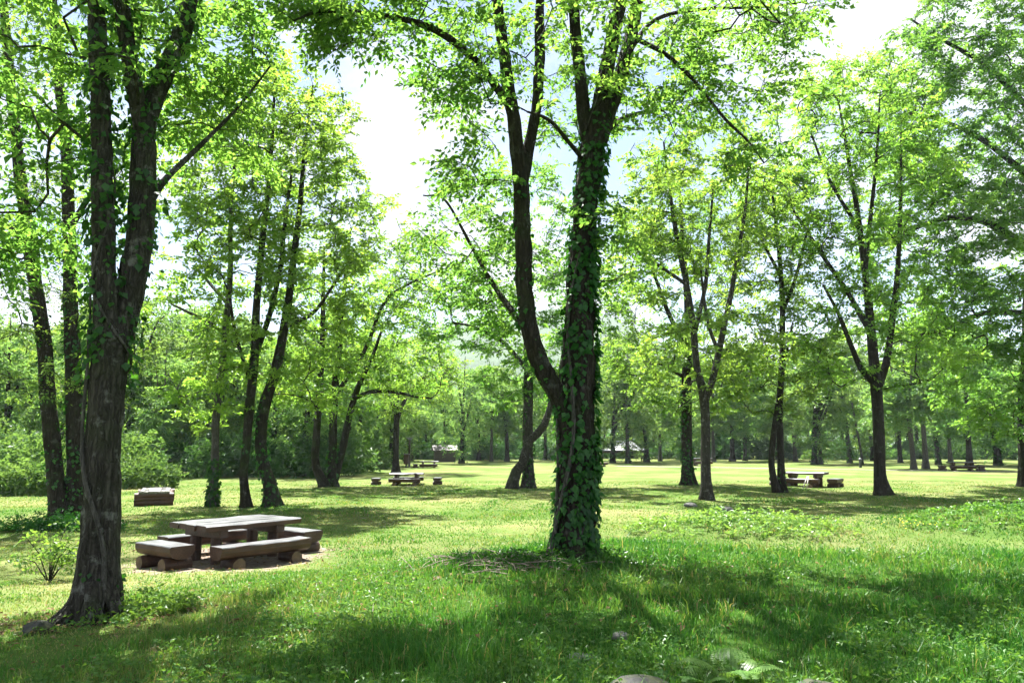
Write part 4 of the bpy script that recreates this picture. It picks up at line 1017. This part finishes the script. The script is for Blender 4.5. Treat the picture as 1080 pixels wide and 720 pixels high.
# two poles leaning on the right picnic table
for k, (px0, px1) in enumerate(((846.5, 851.5), (850.5, 853))):
    a = G(px0, 514.5); b = P(px1, 502, a[1] + .35)
    o = Geo(); add_tube(o, [a - [0, 0, .03], (a + b) / 2 + [0, 0, -.02], b], [.028, .027, .024], 7, capmat=0)
    ob = o.build('wooden_pole', M_WOODPALE, smooth=True, origin=a); ob.location = a
    tag(ob, ('pale wooden pole leaning on the right picnic table, the more slanted of two', 'pale wooden pole leaning on the right picnic table, the steeper of two')[k], 'pole', 'leaning poles')

# low log platform with slots in its top
b = G(163, 533) + np.array([-.55, 1.2, 0]); t = thing('log_platform', tuple(b), 'low weathered log platform with dark slots in its pale top, on the left lawn', 'log platform', None, math.radians(23))
q = Geo(); Lp, Wp, Hp = 1.3, 2.6, .50
for i, zc in enumerate((.09, .235, .36)):
    for s in (-1, 1):
        log_geo(q, (0, s * (Wp / 2 - .1), zc), True, Lp, .095, rt)
        log_geo(q, (s * (Lp / 2 - .12), 0, zc + .012), False, Wp - .22, .085, rt)
q.build('base', [M_WOODTOP, M_WOODSIDE, M_WOODEND], t)
q = Geo()
for i in range(3):
    box_geo(q, ((i - 1) * .42, 0, Hp - .035), (.14 if i != 1 else .38, Wp, .085), jit=.006, rng=rt, bev=.02)
for s in (-1, 1):
    for j in range(6):
        box_geo(q, (s * .35, -Wp / 2 + .17 + j * .45, Hp - .037), (.32, .30, .075), jit=.008, rng=rt, bev=.015)
q.build('top', [M_STONE], t)

# ------------------------------------------------------------------ pavilion, hut, posts
d = 92.0; x = at(656, d); t = thing('pavilion', (x, d, 0), 'open pavilion with pale metal roof among the far trees', 'pavilion', None, math.radians(-6))
q = Geo(); W, Dp, E, Hh = 5.6, 4.2, 1.35, 2.45
V = [[-W / 2, -Dp / 2, E], [W / 2, -Dp / 2, E], [W / 2, Dp / 2, E], [-W / 2, Dp / 2, E], [-1.2, 0, Hh], [1.0, 0, Hh]]
V2 = [[a, b_, c - .08] for a, b_, c in V]
q.add(V + V2, [[0, 1, 5, 4], [2, 3, 4, 5], [6 + 0, 6 + 4, 6 + 5, 6 + 1], [6 + 2, 6 + 5, 6 + 4, 6 + 3]]); q.add(V + V2, [[1, 2, 5], [3, 0, 4], [7, 11, 8], [9, 10, 6]])
q.build('roof', M_ROOF, t)
q = Geo()
for (cx, cy, sx, sy) in ((0, -Dp / 2 + .06, W - .02, .08), (0, Dp / 2 - .06, W - .02, .08), (-W / 2 + .06, 0, .08, Dp - .3), (W / 2 - .06, 0, .08, Dp - .3)): box_geo(q, (cx, cy, E - .22), (sx, sy, .22), bev=.01)
q.build('fascia', M_DARKWOOD, t)
for sx in (-1, 1):
    for sy in (-1, 1):
        q = Geo(); box_geo(q, (sx * (W / 2 - .4), sy * (Dp / 2 - .35), .52), (.16, .16, 1.22), bev=.015); q.build('post', M_DARKWOOD, t)

d = 90.0; x = at(469, d); t = thing('hut', (x, d, 0), 'small dark timber hut among the far trunks', 'hut', None, .2)
q = Geo(); box_geo(q, (0, 0, .65), (2.4, 1.8, 1.4), bev=.03); q.build('wall', M_DARKWOOD, t)
q = Geo(); V = [[-1.45, -1.15, 1.36], [1.45, -1.15, 1.36], [1.45, 1.15, 1.36], [-1.45, 1.15, 1.36], [-1.45, 0, 1.95], [1.45, 0, 1.95]]; V2 = [[a, b_, c - .07] for a, b_, c in V]
q.add(V + V2, [[0, 1, 5, 4], [2, 3, 4, 5], [6, 10, 11, 7], [8, 11, 10, 9], [0, 6, 7, 1], [2, 8, 9, 3]]); q.add(V + V2, [[1, 2, 5], [3, 0, 4], [7, 11, 8], [9, 10, 6]]); q.build('roof', M_DARKWOOD, t)

d = 72.0; x = at(432, d); t = thing('lamp_post', (x, d, 0), 'dark square post with a flat pale cap, right of the solitary forked tree', 'post')
q = Geo(); box_geo(q, (0, 0, 1.3), (.2, .2, 2.7), bev=.02); q.build('post', M_DARKWOOD, t)
q = Geo(); box_geo(q, (0, 0, 2.7), (.62, .5, .09), bev=.02); box_geo(q, (0, 0, 2.58), (.34, .3, .15), bev=.02); q.build('cap', M_ROOF, t)
x = at(429, 70); t = thing('rubbish_bin', (x, 70, 0), 'reddish brown box on a stubby post beside the solitary forked tree', 'bin')
q = Geo(); box_geo(q, (0, 0, .75), (.45, .4, .85), bev=.03); q.build('box', M_WOODSIDE, t)
q = Geo(); box_geo(q, (0, 0, 1.215), (.52, .48, .07), bev=.02); q.build('lid', M_WOODTOP, t)
q = Geo(); box_geo(q, (0, 0, .14), (.16, .16, .36), bev=.015); q.build('post', M_DARKWOOD, t)
x = at(906, 70); t = thing('bollard', (x, 70, 0), 'short dark post with a pale cap on the lawn beyond the path', 'bollard')
q = Geo(); add_tube(q, [(0, 0, -.2), (0, 0, .4), (0, 0, .72)], [.13, .125, .12], 12); q.build('post', M_POST, t, smooth=False)
q = Geo(); add_tube(q, [(0, 0, .722), (0, 0, .80), (0, 0, .86)], [.14, .13, .06], 12); q.build('cap', M_ROOF, t)
x = at(909, 80); q = Geo(); add_tube(q, [(x, 80, -.3), (x - .25, 80, 2.2), (x - .55, 80, 4.4), (x - .8, 80, 6.4)], [.13, .12, .11, .10], 10, wob=.02)
o = q.build('utility_pole', M_BARK_P, smooth=True, origin=(x, 80, 0)); o.location = (x, 80, 0); tag(o, 'leaning pale bare pole beyond the path, left of the dark three limbed tree', 'pole')

# ------------------------------------------------------------------ stones, mossy rocks, ferns, sapling, twig heap
def rock(px, py, r, label, m, seed, flat=.5, name='stone', cat='stone', sink=.25, rz=0.0):
    rng = np.random.default_rng(seed); b = G(px, py)
    nu, nv = 20, 12; th = np.linspace(0, 2 * PI, nu, endpoint=False); ph = np.linspace(-PI / 2, PI / 2, nv)
    TH, PH = np.meshgrid(th, ph); D = np.stack([np.cos(PH) * np.cos(TH), np.cos(PH) * np.sin(TH), np.sin(PH)], -1)
    rad = np.ones(TH.shape)
    for k in range(9):
        a = norm(rng.normal(0, 1, 3)); o = rng.uniform(.62, .95); rad = np.minimum(rad, o / np.maximum((D @ a), .05))
    rad = rad * (1 + .05 * vnoise(TH * 2, PH * 2, 1.5, seed))
    V = (D * rad[..., None] * np.array([r, r * .75, r * flat]))
    V[..., 2] += r * flat * (1 - 2 * sink) * .5
    I = np.arange(nu * nv).reshape(nv, nu); J = np.roll(I, -1, 1)
    F = np.stack([I[:-1], J[:-1], J[1:], I[1:]], -1).reshape(-1, 4)
    o = Geo().add(V.reshape(-1, 3), F).build(name, m, smooth=False); o.location = b; o.rotation_euler = (0, 0, rz); return tag(o, label, cat)
rock(655, 672, .085, 'angular pale stone lying in the shaded grass below the central tree', M_STONE, 3, .5)
rock(610, 694, .11, 'flat grey stone sunk in the grass, nearer than the angular pale one', M_STONE, 4, .28)
rock(675, 741, .24, 'dark mossy boulder cut by the bottom edge beside a fern', M_MOSSROCK_SHADED, 5, .55, 'boulder', 'boulder', .3)
rock(862, 738, .22, 'moss topped rock at the bottom edge, right of the ferns', M_MOSSROCK_SHADED, 6, .5, 'boulder', 'boulder', .3)
rock(40, 668, .17, 'grey rock lying against the root of the nearest left tree', M_MOSSROCK_SHADED, 7, .6)  # dimmed by the rock colour with shade painted in
rock(728, 534, .26, 'pale stone poking from the weeds on the low mound, left one', M_STONE, 8, .45)
rock(766, 538, .24, 'pale stone poking from the weeds on the low mound, right one', M_STONE, 9, .45)

def fern(px, py, n, Lf, label, seed):
    rng = np.random.default_rng(seed); b = G(px, py); t = thing('fern', tuple(b), label, 'fern', 'ferns at the bottom edge')
    for k in range(n):
        az = rng.uniform(0, 6.28) if n > 3 else 1.6 + (k - 1) * 1.0; l = Lf * rng.uniform(.75, 1.1); m = 22
        s = np.linspace(0, 1, m); h = np.array([math.cos(az), math.sin(az), 0]); sd = np.array([-h[1], h[0], 0])
        mid = h * (l * .75 * s)[:, None] + UP * (l * (.95 * s - .62 * s ** 2.2))[:, None]
        g = Geo(); add_tube(g, mid, .006 * (1 - .8 * s), 4, tint=.3, cap=False)
        for i in range(3, m - 1):
            w = l * .30 * math.sin(min(1, (s[i] - .08) * 1.25) * PI * .92 + .12) * (1 - .25 * s[i]) + .01
            for sg in (-1, 1):
                # a pinna cut into leaflets
                dirv = norm(sd * sg + (mid[i + 1] - mid[i - 1]) * 4 * .35 - UP * .15)
                nrm = np.cross(dirv, norm(mid[i + 1] - mid[i - 1])); wd = norm(mid[i + 1] - mid[i - 1])
                q = 5
                for j in range(q):
                    a = mid[i] + dirv * w * (j / q); ww = .62 * l / m * (1 - .9 * j / q) + .002
                    V = [a - wd * ww * .3, a + dirv * w / q * .6 - wd * ww * 1.25, a + dirv * w / q * 1.1, a + dirv * w / q * .6 + wd * ww * 1.25]
                    g.add(V, [[0, 1, 2], [0, 2, 3]], 0, float(rng.uniform(.3, 1)))
        g.build('frond', M_FERN, t)
fern(772, 724, 6, .44, 'fern with bright feathery fronds, the larger at the bottom edge', 1)
fern(738, 727, 5, .32, 'small fern left of the larger one at the bottom edge', 2)

b = G(52, 612); t = thing('sapling', tuple(b), 'leafy broad leaved sapling left of the nearest left trunk', 'sapling')
rs = np.random.default_rng(9); g = Geo(); tips = []
for k in range(9):
    az = rs.uniform(0, 6.28); e = np.array([math.cos(az) * rs.uniform(.25, .7), math.sin(az) * rs.uniform(.25, .6), rs.uniform(.35, .85)])
    add_tube(g, [(0, 0, -.05), e * .45 + [0, 0, .12], e], [.012, .008, .004], 5, cap=False); tips += [e, e * .75, e * .55]
g.build('stem', M_BARK, t); tips = np.repeat(np.array(tips), 4, 0) + rs.normal(0, .05, (len(tips) * 4, 3)); az = rs.random(len(tips)) * 6.28
V, F, T, _ = spray_leaves(tips, np.stack([np.cos(az), np.sin(az), rs.normal(.1, .2, len(az))], 1), .24, 6, .085, rs, .3, tint=rs.random(len(tips)))
Geo().add(V, F, 0, T).build('leaves', M_LEAF, t)

def weed_patch(name, cx, cy, rx, ry, n, h, label, m, seed, size=.09, dry=0):
    rng = np.random.default_rng(seed); a = rng.random(n) * 6.28; r = np.sqrt(rng.random(n)); x = cx + rx * r * np.cos(a); y = cy + ry * r * np.sin(a)
    hh = h * rng.uniform(.35, 1.1, n) * (1 - .5 * r); base = np.stack([x, y, ground(x, y)], 1); az = rng.random(n) * 6.28
    lean = np.stack([np.cos(az), np.sin(az), 0 * az], 1) * (.25 * hh)[:, None]
    g = Geo(); V, F = twig_prisms(base, base + lean + UP * hh[:, None], .004); g.add(V, F, 0, .3)
    pp = np.concatenate([base + (lean + UP * hh[:, None]) * f for f in (.4, .7, 1.0)]); az = rng.random(len(pp)) * 6.28
    V, F, T, _ = spray_leaves(pp, np.stack([np.cos(az), np.sin(az), rng.normal(.4, .2, len(pp))], 1), .16, 5, size, rng, .2, tint=rng.uniform(.4, 1, len(pp)))
    g.add(V, F, 0, T); o = g.build(name, m); tag(o, label, 'weeds', kind='stuff'); return o
weed_patch('weeds', 5.5, 19.0, 2.9, 1.7, 190, .42, 'bright leafy weeds over the low sunlit mound', M_FERN, 1)
weed_patch('weeds', 13.6, 19.6, 3.9, 1.9, 200, .34, 'weeds and tall grass on the shaded hump at right', M_WEED, 2)
tb = G(604, 590); weed_patch('weeds', tb[0] - .1, tb[1] - .35, 1.3, .5, 170, .20, 'dark weeds crowding the foot of the central tree', M_IVY, 3, .06)
lb = G(104, 652); weed_patch('weeds', lb[0] + .5, lb[1] - .1, .6, .45, 110, .26, 'small weeds sprouting by the foot of the nearest left tree', M_WEED, 4, .06)
l2 = G(75, 556); weed_patch('weeds', l2[0], l2[1] - .5, 1.6, .8, 220, .5, 'shaded weeds round the foot of the dark two stemmed tree at left', M_IVY, 5, .09)
rng = np.random.default_rng(15); g = Geo()
for k in range(150):
    c = np.array([tb[0] - .9 + rng.normal(0, .55), tb[1] - .55 + rng.normal(0, .28), 0]); c[2] = ground(c[0], c[1]) + rng.uniform(.01, .10); a = rng.random() * 6.28
    v = np.array([math.cos(a), math.sin(a), rng.normal(0, .15)]) * rng.uniform(.08, .32); add_tube(g, [c - v, c + [0, 0, .02], c + v], [.006, .006, .003], 4, cap=False)
tag(g.build('twigs', M_DRYTWIG), 'litter of dry brown twigs beside the central trunk', 'twigs', kind='stuff')
def litter(n, spots, label, seed):
    rng = np.random.default_rng(seed); w = np.array([s[4] for s in spots]); i = rng.choice(len(spots), n, p=w / w.sum()); sp = np.array([s[:4] for s in spots])[i]
    x = sp[:, 0] + sp[:, 2] * rng.normal(0, .5, n); y = sp[:, 1] + sp[:, 3] * rng.normal(0, .5, n); z = ground(x, y) + rng.uniform(.01, .05, n)
    p = np.stack([x, y, z], 1); a = rng.random(n) * 6.28; d = np.stack([np.cos(a), np.sin(a), rng.normal(0, .25, n)], 1); sd_ = np.stack([-np.sin(a), np.cos(a), rng.normal(0, .3, n)], 1)
    s = rng.uniform(.03, .075, (n, 1)); m = p + d * s * .5 + UP * s * rng.uniform(-.1, .35, (n, 1))
    V = np.stack([p, m - sd_ * s * .3, p + d * s, m + sd_ * s * .3], 1).reshape(-1, 3); q = np.arange(n)[:, None] * 4
    M_DRY = leaf_mat('dry_leaf', (.07, .045, .022), (.24, .17, .09), (1.2, 1.0, .7), f=.2, gloss=.01)
    tag(Geo().add(V, np.concatenate([q + [0, 1, 2], q + [0, 2, 3]]), 0, np.repeat(rng.random(n), 4)).build('leaf_litter', M_DRY), label, 'leaf litter', kind='stuff')
litter(2600, [(TC[0], TC[1], 3.0, 2.6, 4), (lb[0], lb[1] - .2, 1.4, 1.0, 3), (tb[0], tb[1] - .5, 2.2, 1.1, 3), (-2.5, 8.5, 4.5, 3.0, 3), (3, 7.5, 6, 3.0, 2), (0, 22, 16, 8, 2)], 'dry fallen leaves strewn round the table and tree feet', 44)
def flowers(cx, cy, rx, ry, n, seed, col, label, r=.03, h=.3):
    rng = np.random.default_rng(seed); m = plain_mat('petal', col, tuple(min(1, c * 1.2) for c in col), 5); g = Geo()
    for k in range(n):
        x, y = cx + rng.normal(0, rx), cy + rng.normal(0, ry); z = ground(x, y) + h * rng.uniform(.6, 1.1); a = np.arange(6) * PI / 3
        V = np.stack([x + r * np.cos(a), y + r * np.sin(a), z + .3 * r * np.sin(a * 2)], 1); V = np.concatenate([V, [[x, y, z - .01]]])
        g.add(V, [[i, (i + 1) % 6, 6] for i in range(6)])
    tag(g.build('flowers', m), label, 'flowers', kind='stuff')
fl = G(968, 562); flowers(fl[0], fl[1], .5, .35, 26, 1, (.75, .65, .04), 'scatter of small yellow flowers in the long grass at right', .02, .26)

# ------------------------------------------------------------------ light, air, sky
SUN_EL, SUN_AZ = math.radians(64), math.radians(-22)      # azimuth from the view direction, negative = to the left
sd = Vector((math.sin(SUN_AZ) * math.cos(SUN_EL), math.cos(SUN_AZ) * math.cos(SUN_EL), math.sin(SUN_EL)))
sl = bpy.data.lights.new('sun', 'SUN'); sl.energy = 5.0; sl.angle = math.radians(.53); sl.color = (1.0, .975, .93)
so = bpy.data.objects.new('sun', sl); link(so); so.rotation_euler = sd.to_track_quat('Z', 'Y').to_euler(); so.location = (0, 0, 60)

w = bpy.data.worlds.new('World'); scene.world = w; w.use_nodes = True; nt = w.node_tree; nt.nodes.clear(); N = NT(nt)
sky = nt.nodes.new('ShaderNodeTexSky'); sky.sky_type = 'NISHITA'; sky.sun_disc = False
sky.sun_elevation = SUN_EL; sky.sun_rotation = SUN_AZ; sky.air_density = 1.0; sky.dust_density = .4; sky.altitude = 300
tc = N.n('ShaderNodeTexCoord').outputs['Generated']
cl = N.ramp(N.noise(N.mapping(tc, (1.0, 1.0, 2.2)), 3.2, 6, .58), [(.42, .12), (.60, .97)])
blue = N.mix(1.0, sky.outputs[0], (.78, .78, .78), 'MULTIPLY')
cloud = N.mix(cl, blue, (4.0, 4.1, 4.25))
bg = N.n('ShaderNodeBackground', {'Color': cloud, 'Strength': .055}).outputs[0]
o = nt.nodes.new('ShaderNodeOutputWorld'); nt.links.new(bg, o.inputs['Surface'])

HAZE = True
if HAZE:
    m, nt = mat('haze'); N = NT(nt)
    pv = N.n('ShaderNodeVolumePrincipled', {'Color': (.80, .90, 1.0), 'Density': .0002, 'Anisotropy': .1}).outputs[0]; N.out(pv, 'Volume')
    q = Geo(); box_geo(q, (0, 1150, 119), (3900, 3000, 244)); ho = q.build('haze', m); tag(ho, 'thin summer haze over the meadow and hills', 'haze', kind='stuff')

scene.view_settings.view_transform = 'Standard'; scene.view_settings.look = 'None'
scene.view_settings.exposure = 2.38; scene.view_settings.gamma = 1.0; scene.view_settings.use_curve_mapping = False
c = scene.cycles
c.max_bounces = 6; c.diffuse_bounces = 4; c.glossy_bounces = 1; c.transmission_bounces = 4; c.transparent_max_bounces = 4; c.volume_bounces = 0
c.use_denoising = True; c.use_adaptive_sampling = True; c.adaptive_threshold = .03; c.caustics_reflective = False; c.caustics_refractive = False
c.sample_clamp_indirect = 6
